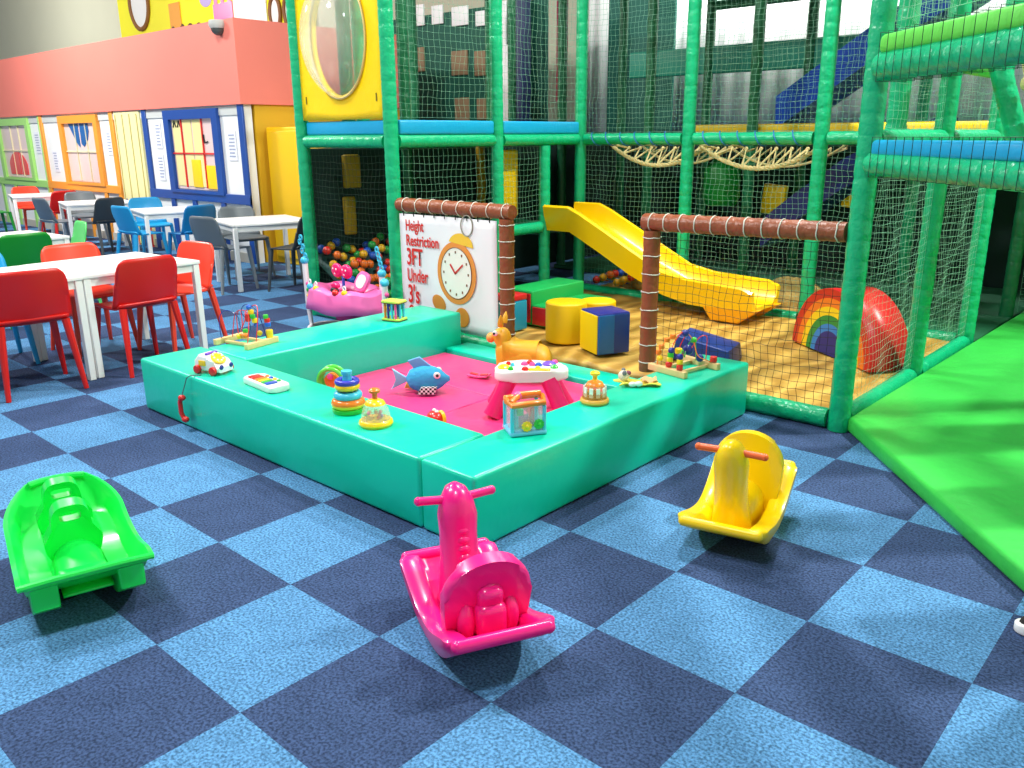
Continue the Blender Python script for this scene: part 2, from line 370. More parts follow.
# brown padded gate bars in the front row
def brown(a, b, r, k):
    o = sleeve(a, b, r, BROWN, 'padded_bar'); a, b = Vector(a), Vector(b)
    for i in range(k):
        c = a.lerp(b, (i + .6) / k); d = (b - a).normalized(); q = d.to_track_quat('Z', 'Y').to_matrix().to_4x4()
        g = G(); M = Matrix.Translation(c) @ q
        g.tube([M @ Vector((1.04 * r * math.cos(t * PI / 8), 1.04 * r * math.sin(t * PI / 8), random.uniform(-.003, .003))) for t in range(16)], .0035, 5, closed=True)
        g.build('cable_tie', TIE, o)
brown((-3.24, 2.93, 1.045), (-2.04, 2.93, 1.045), .052, 8)
brown((-2.1, 2.93, .11), (-2.1, 2.93, 1.0), .055, 8)
brown((-.96, 2.93, 1.045), (.28, 2.93, 1.065), .052, 12)
brown((-.9, 2.93, .11), (-.9, 2.93, 1.0), .052, 8)
# angled right-hand rails leaving the big corner pole
rd = Vector((.73, -.68, 0)).normalized()
P0 = Vector((.34, 2.93, 0)) + rd * .06
def along(t, z): p = P0 + rd * t; return (p.x, p.y, z)
rail(along(0, 1.41), along(1.9, 1.39), .058); rail(along(0, 1.86), along(1.9, 1.86), .07)
sleeve(along(1.95, .1), along(1.95, 3.2), .058)
def padstrip(a, b, h, t, m, name='edge_pad'):
    a, b = Vector(a), Vector(b); d = b - a; g = G()
    g.box((a + b) / 2, (d.length, t, h), (0, 0, math.atan2(d.y, d.x)), bev=min(h, t) * .3)
    return g.build(name, m, frame)
padstrip(along(.02, 1.495), along(1.85, 1.475), .075, .07, BLUEPAD)
padstrip(along(.02, 1.955), along(1.85, 1.955), .085, .1, LIMEPAD)
for z0_, z1_, hw in ((1.35, 1.535, .06), (1.785, 2.0, .075)):
    g = G(); nn = Vector((.68, .73, 0)) * hw
    for k in range(24):
        a_ = Vector(along(.08 + k * .072, 0)); z0k, z1k = Vector((0, 0, z0_)), Vector((0, 0, z1_))
        g.tube([a_ - nn + z0k, a_ - nn + z1k, a_ + nn + z1k, a_ + nn + z0k], .0022, 4, closed=True)
    g.build('net_lacing', NETD, frame)
padstrip((.33, 3.0, 1.95), (.33, 5.2, 1.95), .1, .1, LIMEPAD)
sleeve((.12, 3.95, 1.5), (.12, 3.95, 3.3), .06); sleeve((.74, 4.3, 1.4), (.48, 4.3, 2.1), .06)
for d0 in (.15, .75, 1.35):  # unseen boards added to cast striped shadows onto the green mat
    a_, b_ = Vector(along(d0, 1.36)), Vector(along(d0 + .3, 1.36)); nrm = Vector((.68, .73, 0))
    g = G(); c_m = (a_ + b_) / 2 + nrm * .85; g.box(c_m, (.3, 1.5, .04), (0, 0, math.atan2(-.68, .73))); g.build('shadow_board', MATS['deck_teal'] if 'deck_teal' in MATS else mat('deck_teal', '#0b4d48', .6), frame)
e2 = Vector(along(1.95, 0)) + Vector((.68, .73, 0)) * 1.7; e1 = Vector((.34, 2.93, 0)) + Vector((.68, .73, 0)) * 1.7
for z in (1.41, 2.9): rail((e1.x, e1.y, z), (e2.x, e2.y, z)); rail((.40, 3.0, z - .02), (e1.x - .05, e1.y - .05, z - .02))
sleeve((e1.x, e1.y, .1), (e1.x, e1.y, 3.2)); sleeve((e2.x, e2.y, .1), (e2.x, e2.y, 3.2))
# deck edges of the tower
padstrip((-4.4, 2.95, 1.625), (-3.37, 2.95, 1.625), .11, .06, BLUEPAD)
padstrip((-3.3, 3.0, 1.625), (-3.3, 4.07, 1.625), .11, .06, BLUEPAD)
padstrip((-3.3, 4.19, 1.625), (-3.3, 5.27, 1.625), .11, .06, BLUEPAD)
g = G(); g.box((-3.9, 4.13, 1.52), (1.08, 2.3, .06)); g.box((-3.9, 6.5, 1.52), (1.1, 2.3, .06)); g.build('deck', mat('deck_teal', '#0b4d48', .6), frame)
g = G(); g.box((-1.5, 7.15, 1.52), (3.5, 1.05, .06)); g.box((1.6, 7.15, 1.45), (2.3, 1.05, .06)); g.build('deck', MATS['deck_teal'], frame)
padstrip((-2.9, 6.62, 1.6), (-1.0, 6.62, 1.6), .1, .08, YELV); padstrip((-.8, 5.62, 1.60), (.3, 5.62, 1.52), .15, .1, YELV)
g = G(); g.box((-3.9, 5.05, .66), (1.08, .6, .05), bev=.01); g.build('slide_platform', MATS['deck_teal'], frame)
padstrip((-4.4, 7.75, 2.5), (2.7, 7.75, 2.25), .3, .07, mat('teal_band', '#0e8a72', .5))
padstrip((.4, 7.6, 2.9), (2.7, 7.6, 2.9), .2, .07, MATS['teal_band'])
# dark sheets added as the shade of the lower interior, then upper pieces
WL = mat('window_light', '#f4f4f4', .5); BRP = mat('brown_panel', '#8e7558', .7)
padstrip((-9.6, 8.1, .8), (3.2, 8.1, .8), 1.6, .06, DARKT, 'interior_shade_sheet')
padstrip((-4.63, 3.0, .76), (-4.63, 8.0, .76), 1.4, .06, DARKT, 'interior_shade_sheet')
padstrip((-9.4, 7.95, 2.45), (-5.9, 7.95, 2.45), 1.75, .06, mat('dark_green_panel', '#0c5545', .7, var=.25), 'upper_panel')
for x, z, w, h in ((-8.47, 2.7, .3, .35), (-7.55, 2.6, .34, .34), (-7.08, 2.57, .32, .34), (-7.52, 1.94, .3, .34), (-7.08, 1.94, .25, .3)):
    padstrip((x - w / 2, 7.9, z), (x + w / 2, 7.9, z), h, .03, BRP, 'mesh_window')
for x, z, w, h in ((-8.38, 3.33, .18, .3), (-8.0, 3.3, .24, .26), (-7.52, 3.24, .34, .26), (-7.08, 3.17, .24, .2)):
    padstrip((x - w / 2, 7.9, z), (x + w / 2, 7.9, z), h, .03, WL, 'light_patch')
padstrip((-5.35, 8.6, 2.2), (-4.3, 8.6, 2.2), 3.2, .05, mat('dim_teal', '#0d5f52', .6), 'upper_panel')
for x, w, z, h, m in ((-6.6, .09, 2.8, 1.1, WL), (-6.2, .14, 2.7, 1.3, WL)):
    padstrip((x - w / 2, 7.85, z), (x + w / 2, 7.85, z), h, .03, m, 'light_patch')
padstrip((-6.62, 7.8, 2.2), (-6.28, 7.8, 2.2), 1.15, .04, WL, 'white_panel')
padstrip((-6.2, 7.6, 2.4), (-5.95, 7.6, 2.4), 1.9, .2, mat('deep_navy', '#0c2350', .5), 'tall_pad')
padstrip((-5.35, 7.5, 2.6), (-5.22, 7.5, 2.6), 1.3, .12, mat('maroon_pad', '#8a1440', .5), 'tall_pad')
padstrip((-3.62, 4.5, 1.12), (-3.62, 4.74, 1.12), .62, .06, YELV, 'tall_pad')
padstrip((-4.55, 5.16, 1.1), (-4.55, 5.26, 1.1), .75, .06, mat('ochre_pad', '#a98a12', .5), 'tall_pad')
padstrip((-4.55, 3.4, 1.25), (-4.55, 3.58, 1.25), .3, .06, MATS['ochre_pad'], 'tall_pad')
padstrip((-4.55, 3.38, .85), (-4.55, 3.5, .85), .35, .06, MATS['ochre_pad'], 'tall_pad')
g = G(); g.box((-.8, 6.65, 3.35), (7.6, 2.3, .06)); g.build('deck', MATS['deck_teal'], frame)  # roof slab added out of view to shade the inside of the frame
# white corrugated warehouse wall behind the frame (bright)
g = G()
n = 80
g.surf(lambda u, v: (-6.3 + 11.9 * u, 9.4 + .025 * math.sin(u * n * PI), 1.4 + 4.0 * v), 320, 1)
struct(g.build('trim_5', mat('white_cladding', '#f0f1ee', .5), solid=.02))

# nets ------------------------------------------------------------
def net_mesh(name, w, h, cell, r, m, sag=.004, nseg=3):
    nx = max(1, round(w / cell)); nz = max(1, round(h / cell)); g = G()
    P = {}
    ph = random.uniform(0, 6)
    for i in range(nx + 1):
        for j in range(nz + 1):
            eg = min(i, nx - i, 2) / 2 * min(j, nz - j, 2) / 2
            x = w * i / nx + eg * (.006 * math.sin(j * 1.3 + ph) + random.uniform(-sag, sag)); z = h * j / nz + eg * (random.uniform(-sag, sag) - .012 * math.sin(i * PI / nx))
            y = eg * .02 * math.sin(i * .5 + ph) * math.sin(j * .4)
            P[i, j] = Vector((x, y, z))
    for i in range(nx + 1): g.tube([P[i, j] for j in range(nz + 1)], r, nseg, cap=False)
    for j in range(nz + 1): g.tube([P[i, j] for i in range(nx + 1)], r, nseg, cap=False)
    me = g.build(name, m, ang=180)
    return me
def net(label, a, b, z0, z1, cell=.045, r=.0011, m=NETL, top=None):
    a = Vector((*a, z0)); b = Vector((*b, z0)); w = (b - a).length
    o = net_mesh('safety_net', w, z1 - z0, cell, r, m); o.location = a; o.rotation_euler = (0, 0, math.atan2(b.y - a.y, b.x - a.x))
    return tag(o, label, 'net')
q = .06
net('dark knotted net closing the ball pit below the yellow bubble panel', (-4.41, 2.93), (-3.36, 2.93), .1, 1.46, .05, .0012, NETD)
net('pale net beside the sign board on the tower side, lower level', (-3.3, 2.99), (-3.3, 4.07), .1, 1.46, .055, .0011)
net('pale net above blue deck edge between first and second tower posts', (-3.3, 2.99), (-3.3, 4.07), 1.7, 2.9, .055)
net('pale net above blue deck edge behind the second tower post', (-3.3, 4.19), (-3.3, 5.27), 1.7, 2.9, .055)
net('lower pale net between second tower post and slide post', (-3.3, 4.19), (-3.3, 4.72), .78, 1.46, .05)
net('pale net hanging behind the yellow slide, lower level, left bay', (-3.24, 5.33), (-2.16, 5.33), .1, 1.46, .045, .0013)
net('pale net behind the yellow slide, lower level, middle bay', (-2.04, 5.33), (-.96, 5.33), .1, 1.46, .045, .0013)
net('pale net behind the rainbow arch, lower level, right bay', (-.84, 5.33), (.28, 5.33), .1, 1.46, .045, .0013)
net('pale net across upper level, left bay above the rope hammock', (-3.24, 5.33), (-2.16, 5.33), 1.58, 2.9, .045, .0013)
net('pale net across upper level, middle bay in front of white cladding', (-2.04, 5.33), (-.96, 5.33), 1.58, 2.9, .045, .0013)
net('pale net across upper level, right bay in front of blue chute', (-.84, 5.33), (.28, 5.33), 1.58, 2.9, .045, .0013)
net('black net under the brown bar in front of the rainbow arch', (-.84, 2.93), (.28, 2.93), .1, 1.0, .046, .0016, NETB)
net('pale net on the right side of the sand area, front lower bay', (.34, 2.99), (.34, 4.07), .1, 1.9, .045, .0009)
net('pale net on the right side of the sand area, rear lower bay', (.34, 4.19), (.34, 5.27), .1, 1.9, .045, .0009)
net('pale net high on the right side of the sand area, front bay', (.34, 2.99), (.34, 4.07), 1.98, 3.0)
net('pale net high on the right side of the sand area, rear bay', (.34, 4.19), (.34, 5.27), 1.98, 3.0)
net('pale net in the second row behind the slide, upper level', (-3.24, 6.53), (.28, 6.53), 1.62, 2.9, .06)
net('pale net behind right side posts, deep in the frame', (.42, 6.55), (1.54, 6.55), .1, 2.9, .05)
pa, pb = along(.06, 0), along(1.8, 0)
net('pale net over the lime padded rail at top right', pa[:2], pb[:2], 2.05, 3.1, .05, .0016)

# yellow bubble panel ----------------------------------------------
t = thing('bubble_panel', 'yellow vinyl panel with clear bubble window on the tower front', 'panel', (-3.885, 2.93, 1.69))
W2 = .53; H2 = 1.25; cx, cz, rx, rz = .01, .62, .35, .45
def ring_fn(u, v):
    a = 2 * PI * u; ex, ez = cx + rx * .95 * math.cos(a), cz + rz * .97 * math.sin(a)
    k = 1 / max(abs(math.cos(a)), abs(math.sin(a))); ox, oz = k * math.cos(a) * W2, H2 / 2 + k * math.sin(a) * H2 / 2
    return (ex + (ox - ex) * v, 0, ez + (oz - ez) * v)
g = G(); g.surf(ring_fn, 64, 4, True); g.build('panel', mat('panel_yellow', '#ffd400', .4, .4, 9), t, solid=.04)
g = G(); g.surf(lambda u, v: (cx + rx * math.cos(2 * PI * u) * math.sin(v * PI / 2), -.02 - .26 * math.cos(v * PI / 2), cz + rz * math.sin(2 * PI * u) * math.sin(v * PI / 2)), 48, 14, True)
gl = bpy.data.materials.new('clear_plastic'); gl.use_nodes = True; nt = gl.node_tree
pr = nt.nodes['Principled BSDF']; pr.inputs['Base Color'].default_value = lin('#e8ecd8'); pr.inputs['Roughness'].default_value = .08; pr.inputs['Alpha'].default_value = .36; pr.inputs['Coat Weight'].default_value = .6
g.build('bubble_dome', gl, t)
g = G(); g.tube([(cx + rx * 1.02 * math.cos(a * PI / 24), -.03, cz + rz * 1.02 * math.sin(a * PI / 24)) for a in range(48)], .009, 6, closed=True); g.build('dome_rim', mat('dome_rim', '#e0c37a', .4), t)
g = G()
for sx in (-1, 1):
    g.box((sx * .46, -.024, .16), (.012, .004, .06))
g.build('stitch_mark', mat('dark_stitch', '#7a6a10', .6), t)
# stuff on the deck
def deckthing(name, label, cat, fn, m, loc):
    g = G(); fn(g); return tag(g.build(name, m, loc=loc), label, cat)
deckthing('foam_roller', 'yellow foam block on the upper deck behind the first bay net', 'foam block', lambda g: g.box((0, 0, .06), (.22, .16, .12), bev=.02), YELV, (-4.2, 4.05, 1.552))
deckthing('foam_stool', 'small pink foam block on the upper deck, left of the second post', 'foam block', lambda g: g.box((0, 0, .06), (.2, .2, .12), bev=.03), mat('pink_foam', '#d83a86', .4), (-4.05, 4.75, 1.552))
deckthing('foam_drum', 'yellow foam drum on the upper deck beside the white panel', 'foam block', lambda g: g.cone((0, 0, .06), .11, .11, .12, 24, bev=.02), YELV, (-3.58, 5.05, 1.552))

# sign banner --------------------------------------------------------
t = thing('sign_banner', 'white printed sign with alarm clock picture tied under the brown bar', 'sign', (-3.21, 2.905, .12))
sw, sh = 1.04, .86
g = G(); g.surf(lambda u, v: (sw * u, .006 * math.sin(u * 9) * math.sin(v * 5), sh * v - .0), 20, 12); g.build('sheet', mat('banner_white', '#f1f0f4', .45), t, solid=.006)
RED = mat('print_red', '#dc2a20', .5)
def text(s, x, z, size, m, parent, sx=.62, y=-.012, bold=.012, rot=(PI / 2, 0, 0)):
    cu = bpy.data.curves.new('txt', 'FONT'); cu.body = s; cu.size = size; cu.offset = bold * size; cu.extrude = 0
    o = bpy.data.objects.new('txt', cu); C.objects.link(o); dg = bpy.context.evaluated_depsgraph_get()
    me = bpy.data.meshes.new_from_object(o.evaluated_get(dg)); bpy.data.objects.remove(o)
    bb = bmesh.new()
    for dx in (-.016, 0, .016):
        bb.from_mesh(me); n_ = len(me.vertices); bb.verts.ensure_lookup_table()
        for v in bb.verts[-n_:]: v.co.x += dx * size; v.co.z += dx * .01
    bb.to_mesh(me); bb.free()
    o = bpy.data.objects.new('lettering', me); me.materials.append(m) if not me.materials else None; C.objects.link(o)
    me.materials.clear(); me.materials.append(m)
    o.parent = parent; o.location = (x, y, z); o.rotation_euler = rot; o.scale = (sx, 1, 1); return o
for s, z, sz in (('Height', .735, .12), ('Restriction', .62, .12), ('3FT', .47, .185), ('Under', .34, .145), ("3's", .17, .2), ('Only', .05, .14)):
    text(s, .075, z, sz, RED, t, .64 if len(s) < 8 else .7, bold=.014)
def dprint(nm, m, fn):
    g = G(); fn(g); return g.build(nm, m, t)
kx, kz = .63, .45
def disc(g, x, z, rx, rz, y, n=36): g.prism([(x + rx * math.cos(2 * PI * a / n), z + rz * math.sin(2 * PI * a / n)) for a in range(n)], .003, XZ((0, y, 0)))
dprint('clock_case', mat('clock_orange', '#ea9340', .45), lambda g: disc(g, kx, kz, .205, .235, -.010))
dprint('clock_dial', mat('dial_white', '#f3efe6', .45), lambda g: disc(g, kx, kz, .16, .19, -.013))
dprint('dial_line', mat('dial_line', '#7a4a22', .5), lambda g: g.tube([(kx + .162 * math.cos(a * PI / 20), -.014, kz + .192 * math.sin(a * PI / 20)) for a in range(40)], .004, 4, closed=True))
dprint('hour_mark', mat('dial_line', ''), lambda g: [g.box((kx + .13 * math.cos(a * PI / 6), -.016, kz + .158 * math.sin(a * PI / 6)), (.012, .002, .018)) for a in range(12)])
dprint('clock_hand', mat('hand_red', '#d0342c', .5), lambda g: [g.box((kx + .035, -.018, kz + .035), (.11, .002, .014), (0, -.7, 0)), g.box((kx - .03, -.018, kz + .03), (.09, .002, .014), (0, .9, 0))])
dprint('clock_bell', mat('bell_yellow', '#f3c53c', .45), lambda g: g.prism(arc(kx + .05, kz + .2, .13, rad(0), rad(160), 14, .1), .003, XZ((0, -.0105, 0))))
dprint('bell_ring', mat('ring_grey', '#9a9688', .4), lambda g: g.tube([(kx + .12 + .06 * math.cos(a * PI / 12), -.012, kz + .36 + .075 * math.sin(a * PI / 12)) for a in range(24)], .005, 5, closed=True))
dprint('clock_foot', mat('foot_amber', '#d38b33', .45), lambda g: g.sph((kx - .2, -.010, kz - .25), (.08, .003, .06), rot=(0, .5, 0)))
dprint('clock_foot', mat('foot_amber', ''), lambda g: g.sph((kx + .05, -.010, kz - .33), (.075, .003, .075)))
g = G()
for i in range(9): g.tube([(.06 + i * .115, -.012, sh - .015), (.06 + i * .115, -.012, sh + .02)], .004, 5)
g.build('eyelet_tie', BLACK, t)

# sand zone ----------------------------------------------------------
g = G(); g.surf(lambda u, v: (-3.22 + 3.48 * u, 2.995 + 2.27 * v, .055 + .006 * math.sin(u * 40 + 3 * math.sin(v * 9))), 60, 40)
o = g.build('sand_mat', sand_mat(), solid=.05, off=-1); tag(o, 'wavy sand coloured vinyl mat covering the floor of the netted play area', 'mat')
g = G(); g.surf(lambda u, v: (-3.2 + 2.3 * u, 5.42 + 1.0 * v, .06 + .02 * math.sin(u * 22) * math.sin(v * 7)), 40, 12)
o = g.build('sand_mat', mat('sand_dark', '#b8934a', .6, .4, 12, var=.3, vscale=14), solid=.05, off=-1); tag(o, 'sand coloured mat strip under the frame behind the slide', 'mat')
DG = mat('dark_mat', '#0d5a38', .6)
for x0, x1, y0, y1, lb in ((-.88, .39, 5.42, 6.44, 'dark green floor mat under the frame behind the rainbow arch'), (-4.55, .39, 6.46, 8.0, 'dark green floor mat deep under the frame')):
    g = G(); g.box(((x0 + x1) / 2, (y0 + y1) / 2, .03), (x1 - x0, y1 - y0, .05), bev=.01); tag(g.build('floor_mat', DG), lb, 'mat')
# big green mat at right
g = G(); poly = [(.405, 3.05), (.39, 2.92), (2.55, .44), (5.8, .45), (5.8, 8.6), (.46, 8.6)]
g.prism(poly, .085, T((0, 0, .0465)), bev=.02); o = g.build('landing_mat', GREENMAT); tag(o, 'large bright green landing mat on the right with a slanted front edge', 'mat')

# slide ----------------------------------------------------------------
t = thing('slide', 'bright yellow plastic slide running down onto the sand mat', 'slide', (0, 0, 0))
topn = [(-3.27, .92), (-2.98, .92), (-2.85, .87), (-2.6, .75), (-2.3, .6), (-1.95, .43), (-1.7, .385), (-1.45, .375), (-1.2, .365), (-1.1, .33)]
bed = [(-3.27, .74), (-2.98, .74), (-2.85, .69), (-2.6, .56), (-2.3, .41), (-1.95, .27), (-1.7, .22), (-1.45, .21), (-1.2, .2), (-1.1, .2)]
bot = [(-3.27, .69), (-2.93, .69), (-2.8, .63), (-2.6, .51), (-2.3, .36), (-1.95, .22), (-1.7, .17), (-1.45, .16), (-1.2, .16), (-1.1, .17)]
def slide_section(i):
    x = bed[i][0]; a, b, c = topn[i][1], bed[i][1], bot[i][1]; y0, y1 = 4.76, 5.215
    return [(x, y0, c), (x, y0 - .02, (a + c) / 2), (x, y0 - .04, a - .01), (x, y0 - .02, a + .008), (x, y0 + .015, a), (x, y0 + .03, b + .05), (x, y0 + .07, b),
            (x, y1 - .07, b), (x, y1 - .03, b + .05), (x, y1 - .015, a), (x, y1 + .02, a + .008), (x, y1 + .04, a - .01), (x, y1 + .02, (a + c) / 2), (x, y1, c)]
g = G(); g.rings([slide_section(i) for i in range(len(bed))]); g.build('chute', SLIDEY, t, ang=35)
for y in (4.80, 5.18):
    g = G(); g.prism([(-1.56, .18), (-1.47, .064), (-1.22, .064), (-1.05, .19)], .09, XZ((0, y, 0)), bev=.012); g.build('foot', mat('slide_side', '#f4a800', .35), t)
# foam shapes on the sand
t = thing('foam_cube', 'blue and yellow foam cube on the sand mat, right of the drum', 'foam cube', (-1.52, 3.33, .064), rad(-25))
s = .26
g = G(); g.box((0, 0, .15), (s, s, .29), bev=.012)
g.build('core', NAVY, t)
g = G(); g.box((0, -s / 2 - .001, .15), (s * .96, .012, .275), bev=.004); g.build('side_face', YELV, t)
g = G(); g.box((s / 2 + .001, -s * .24, .15), (.008, s * .48, .275), bev=.003); g.build('side_face', mat('mid_blue', '#1668b4', .35), t)
g = G(); g.box((0, 0, .293), (s * .96, s * .96, .012), bev=.004); g.build('top_face', mat('indigo', '#2c2a92', .35), t)
g = G(); g.cone((0, 0, .15), .155, .155, .3, 36, bev=.015); o = g.build('foam_drum', mat('drum_yellow', '#fbc800', .4), loc=(-1.93, 3.40, .066)); tag(o, 'yellow foam drum on the sand mat between steps and blue cube', 'foam block')
g = G(); g.cone((0, 0, .13), .14, .14, .26, 36, bev=.015); o = g.build('foam_drum', MATS['drum_yellow'], loc=(-1.9, 3.76, .066)); tag(o, 'second yellow foam drum just behind the front drum', 'foam block')
t = thing('foam_steps', 'green foam steps with red ends beside the slide post', 'foam steps', (-2.62, 3.98, .064), rad(0))
for i, (dx, h, w) in enumerate(((0, .28, .3), (.3, .17, .3))):
    g = G(); g.box((dx, 0, h / 2), (w, .7, h), bev=.012); st = g.build('step', mat('step_green', '#15a551', .35), t)
    g = G(); g.box((dx, -.352, h / 2), (w * .92, .012, h * .85), bev=.003); g.build('end_face', REDV, st)
t = thing('foam_post_block', 'teal upright foam block with red top next to the sign post', 'foam block', (-2.52, 3.42, .064))
g = G(); g.box((0, 0, .12), (.2, .2, .24), bev=.012); g.build('block', mat('block_teal', '#1191b5', .35), t)
g = G(); g.box((0, 0, .265), (.2, .2, .05), bev=.012); g.build('cap', REDV, t)
g = G(); g.prism([(-.21, 0), (.21, 0), (.19, .1), (-.17, .17)], .3, XZ((0, 0, 0)), bev=.012); o = g.build('foam_wedge', NAVY, loc=(-.86, 3.62, .066)); o.rotation_euler = (0, 0, rad(12)); tag(o, 'royal blue foam wedge lying behind the right bead maze', 'foam wedge')
# rainbow arch
t = thing('rainbow_arch', 'multicoloured rainbow shaped foam arch behind black net', 'foam arch', (-.17, 4.36, .064), rad(-35))
R0 = .46; bands = [('#c8281e', R0, .4), ('#ee7a22', .4, .34), ('#f7cf1e', .34, .28), ('#1d8a3c', .28, .22), ('#1f7fd0', .22, .17)]
for i, (h_, ro, ri) in enumerate(bands):
    g = G(); n = 32
    o2 = arc(0, 0, ro, 0, PI, n, ro * 1.0); i2 = arc(0, 0, ri, 0, PI, n, ri * 1.0)
    dp = .15
    rg = []
    for k in range(n + 1):
        (a, b), (c, d) = o2[k], i2[k]
        rg.append([(a, -dp, b), (a * .995, -dp - .006, b * .995) if 0 else (a, -dp, b), (c, -dp, d), (c, dp, d), (a, dp, b)][0:1] + [(c, -dp, d), (c, dp, d), (a, dp, b)])
    g.rings(rg); g.build('band', mat('rainbow_%d' % i, h_, .35), t, ang=30)
g = G(); g.prism(arc(0, 0, .17, 0, PI, 24), .3, XZ((0, 0, 0))); g.build('core', mat('rainbow_core', '#1b1f7c', .35), t)
g = G(); g.surf(lambda u, v: (R0 * 1.005 * math.cos(PI * u), -.15 + .3 * v, R0 * 1.005 * math.sin(PI * u)), 32, 1); g.build('outer_cover', mat('cover_red', '#d02222', .35), t, solid=.008)
# heap of net / rocks behind slide
def mound(label, loc, sc, m, cat='rock', name='rubber_rock'):
    g = G(); g.sph((0, 0, 0), 1, 18, 12)
    for v in g.bm.verts:
        v.co *= 1 + random.uniform(-.09, .09); v.co.x *= sc[0]; v.co.y *= sc[1]; v.co.z = max(v.co.z, -.3) * sc[2] + .3 * sc[2]
    o = g.build(name, m, loc=loc, sub=1, ang=180); return tag(o, label, cat)
SANDR = mat('mottled_sand', '#c2a25c', .8, .8, 30, var=.5, vscale=14)
mound('mottled sand coloured rock shape seen beyond the foot of the slide', (-1.25, 5.85, .05), (.3, .2, .2), SANDR)
mound('mottled sand coloured heap seen under the middle of the slide', (-2.55, 5.85, .05), (.45, .3, .22), SANDR)

# ball pit -------------------------------------------------------------
def ball_proto(k):
    g = G(); g.sph((0, 0, 0), .04, 12, 8); return g.build('pit_ball', mat('ball_' + k, {'red': '#c7271d', 'yellow': '#d8a616', 'green': '#1c8f3c', 'blue': '#1c4fb0', 'orange': '#d9691c'}[k], .35))
protos = {k: ball_proto(k) for k in ('red', 'yellow', 'green', 'blue', 'orange')}
used = set()
def ball(p, k, where):
    o = protos[k] if k not in used else protos[k].copy()
    if k in used: C.objects.link(o)
    used.add(k); o.location = p; tag(o, '%s plastic ball %s' % (k, where), 'ball', '%s balls %s' % (k, where))
ks = list(protos)
for i in range(11):
    for j in range(14):
        x = -4.5 + i * .084 + (j % 2) * .03; y = 3.06 + j * .086
        hz = .08 + .5 * max(0, (-3.75 - x) / .75) + .05 * math.sin(i * 1.7 + j)
        ball((x, y, max(.05, hz)), random.choice(ks), 'heaped in the pit behind the dark net')
for i in range(22):
    ball((-3.2 + random.random() * .001 + (i % 6) * .085, 5.5 + (i // 6) * .09, .125 + .035 * (i % 3)), random.choice(ks), 'lying beyond the slide under the frame')
g = G(); g.surf(lambda u, v: (-4.56 + 1.2 * u, 3.0 + 1.4 * v, .02 + .5 * max(0, .68 - u) / .68), 4, 4); o = g.build('ball_pit_liner', mat('liner', '#0c3d3a', .7), solid=.02); tag(o, 'dark sloping vinyl liner under the pit balls', 'liner')

# rope hammocks under the back rail -----------------------------------------
def hammock(label, x0, x1, y, z, sag):
    t = thing('rope_hammock', label, 'rope net', (0, 0, 0))
    f1 = lambda u: z - sag * math.sin(PI * u) ** .8
    g = G(); n = 40
    for ph in (0, 2.1, 4.2):
        g.tube([(x0 + (x1 - x0) * i / n, y + .011 * math.cos(i * 1.5 + ph), f1(i / n) + .011 * math.sin(i * 1.5 + ph)) for i in range(n + 1)], .012, 5)
    g.build('edge_rope', ROPEC, t)
    g = G(); k = 8
    for i in range(k):
        u0 = i / k; u1 = (i + .5) / k; u2 = (i + 1) / k
        for yy in (0, .5):
            g.tube([(x0 + (x1 - x0) * u0, y + yy, f1(u0)), (x0 + (x1 - x0) * u1, y + yy + .2, z + .0 - sag * .2), (x0 + (x1 - x0) * u2, y + yy, f1(u2))], .011, 5)
        g.sph((x0 + (x1 - x0) * u1, y + .2, z - sag * .2), .018, 6, 5)
    g.tube([(x0 + (x1 - x0) * i / 20, y + .5, f1(i / 20)) for i in range(21)], .012, 6)
    g.build('mesh', ROPEC, t)
hammock('tan rope hammock net sagging under the back rail, left of the middle post', -3.05, -2.0, 5.5, 1.47, .19)
hammock('tan rope hammock net sagging under the back rail, right of the middle post', -2.08, -.95, 5.5, 1.47, .2)
# blue lacing along rail
for (a, b, lab) in ((-3.2, -2.2, 'left bay'), (-2.0, -1.0, 'middle bay')):
    g = G(); n = 70; g.tube([(a + (b - a) * i / n, 5.33 + .06 * math.cos(i * .55), ZR + .06 * math.sin(i * .55)) for i in range(n + 1)], .006, 5)
    tag(g.build('lacing_rope', mat('lace_blue', '#1b6fa8', .6)), 'blue lacing rope wound round the back rail, ' + lab, 'rope')
g = G(); g.tube([(.84, 4.25, 1.42), (.78, 4.25, 1.6), (.72, 4.25, 1.8), (.66, 4.25, 2.0)], .014, 6)
for z in (1.5, 1.66, 1.82): g.sph((.815 - (z - 1.5) * .31, 4.25, z), (.04, .04, .045), 10, 8)
tag(g.build('knotted_rope', ROPEC), 'tan knotted climbing rope hanging beside the leaning post at right', 'rope')

# blue chute ------------------------------------------------------------
t = thing('spiral_slide', 'dark blue open chute sweeping down behind the right bay', 'slide', (0, 0, 0))
path = [(.3, 6.9, 2.9), (-.2, 6.9, 2.7), (-.7, 6.9, 2.4), (-1.3, 6.9, 2.0), (-1.9, 6.9, 1.6)]
def trough(path, w, h):
    rg = []
    for (x, y, z) in path:
        rg.append([(x, y - w, z), (x, y - w - .03, z + h), (x, y - w + .03, z + h), (x, y - w + .05, z + .06), (x, y + w - .05, z + .06), (x, y + w - .03, z + h), (x, y + w + .03, z + h), (x, y + w, z)])
    g = G(); g.rings(rg); return g
trough(path, .3, .3).build('chute', mat('chute_blue', '#0a44b8', .3), t, ang=30)
path = [(-.2, 6.1, 1.42), (-.5, 6.1, 1.32), (-.9, 6.1, 1.1), (-1.3, 6.1, .8), (-1.6, 6.1, .55)]
trough(path, .25, .25).build('chute', mat('chute_navy', '#0a1f66', .35), t, ang=30)

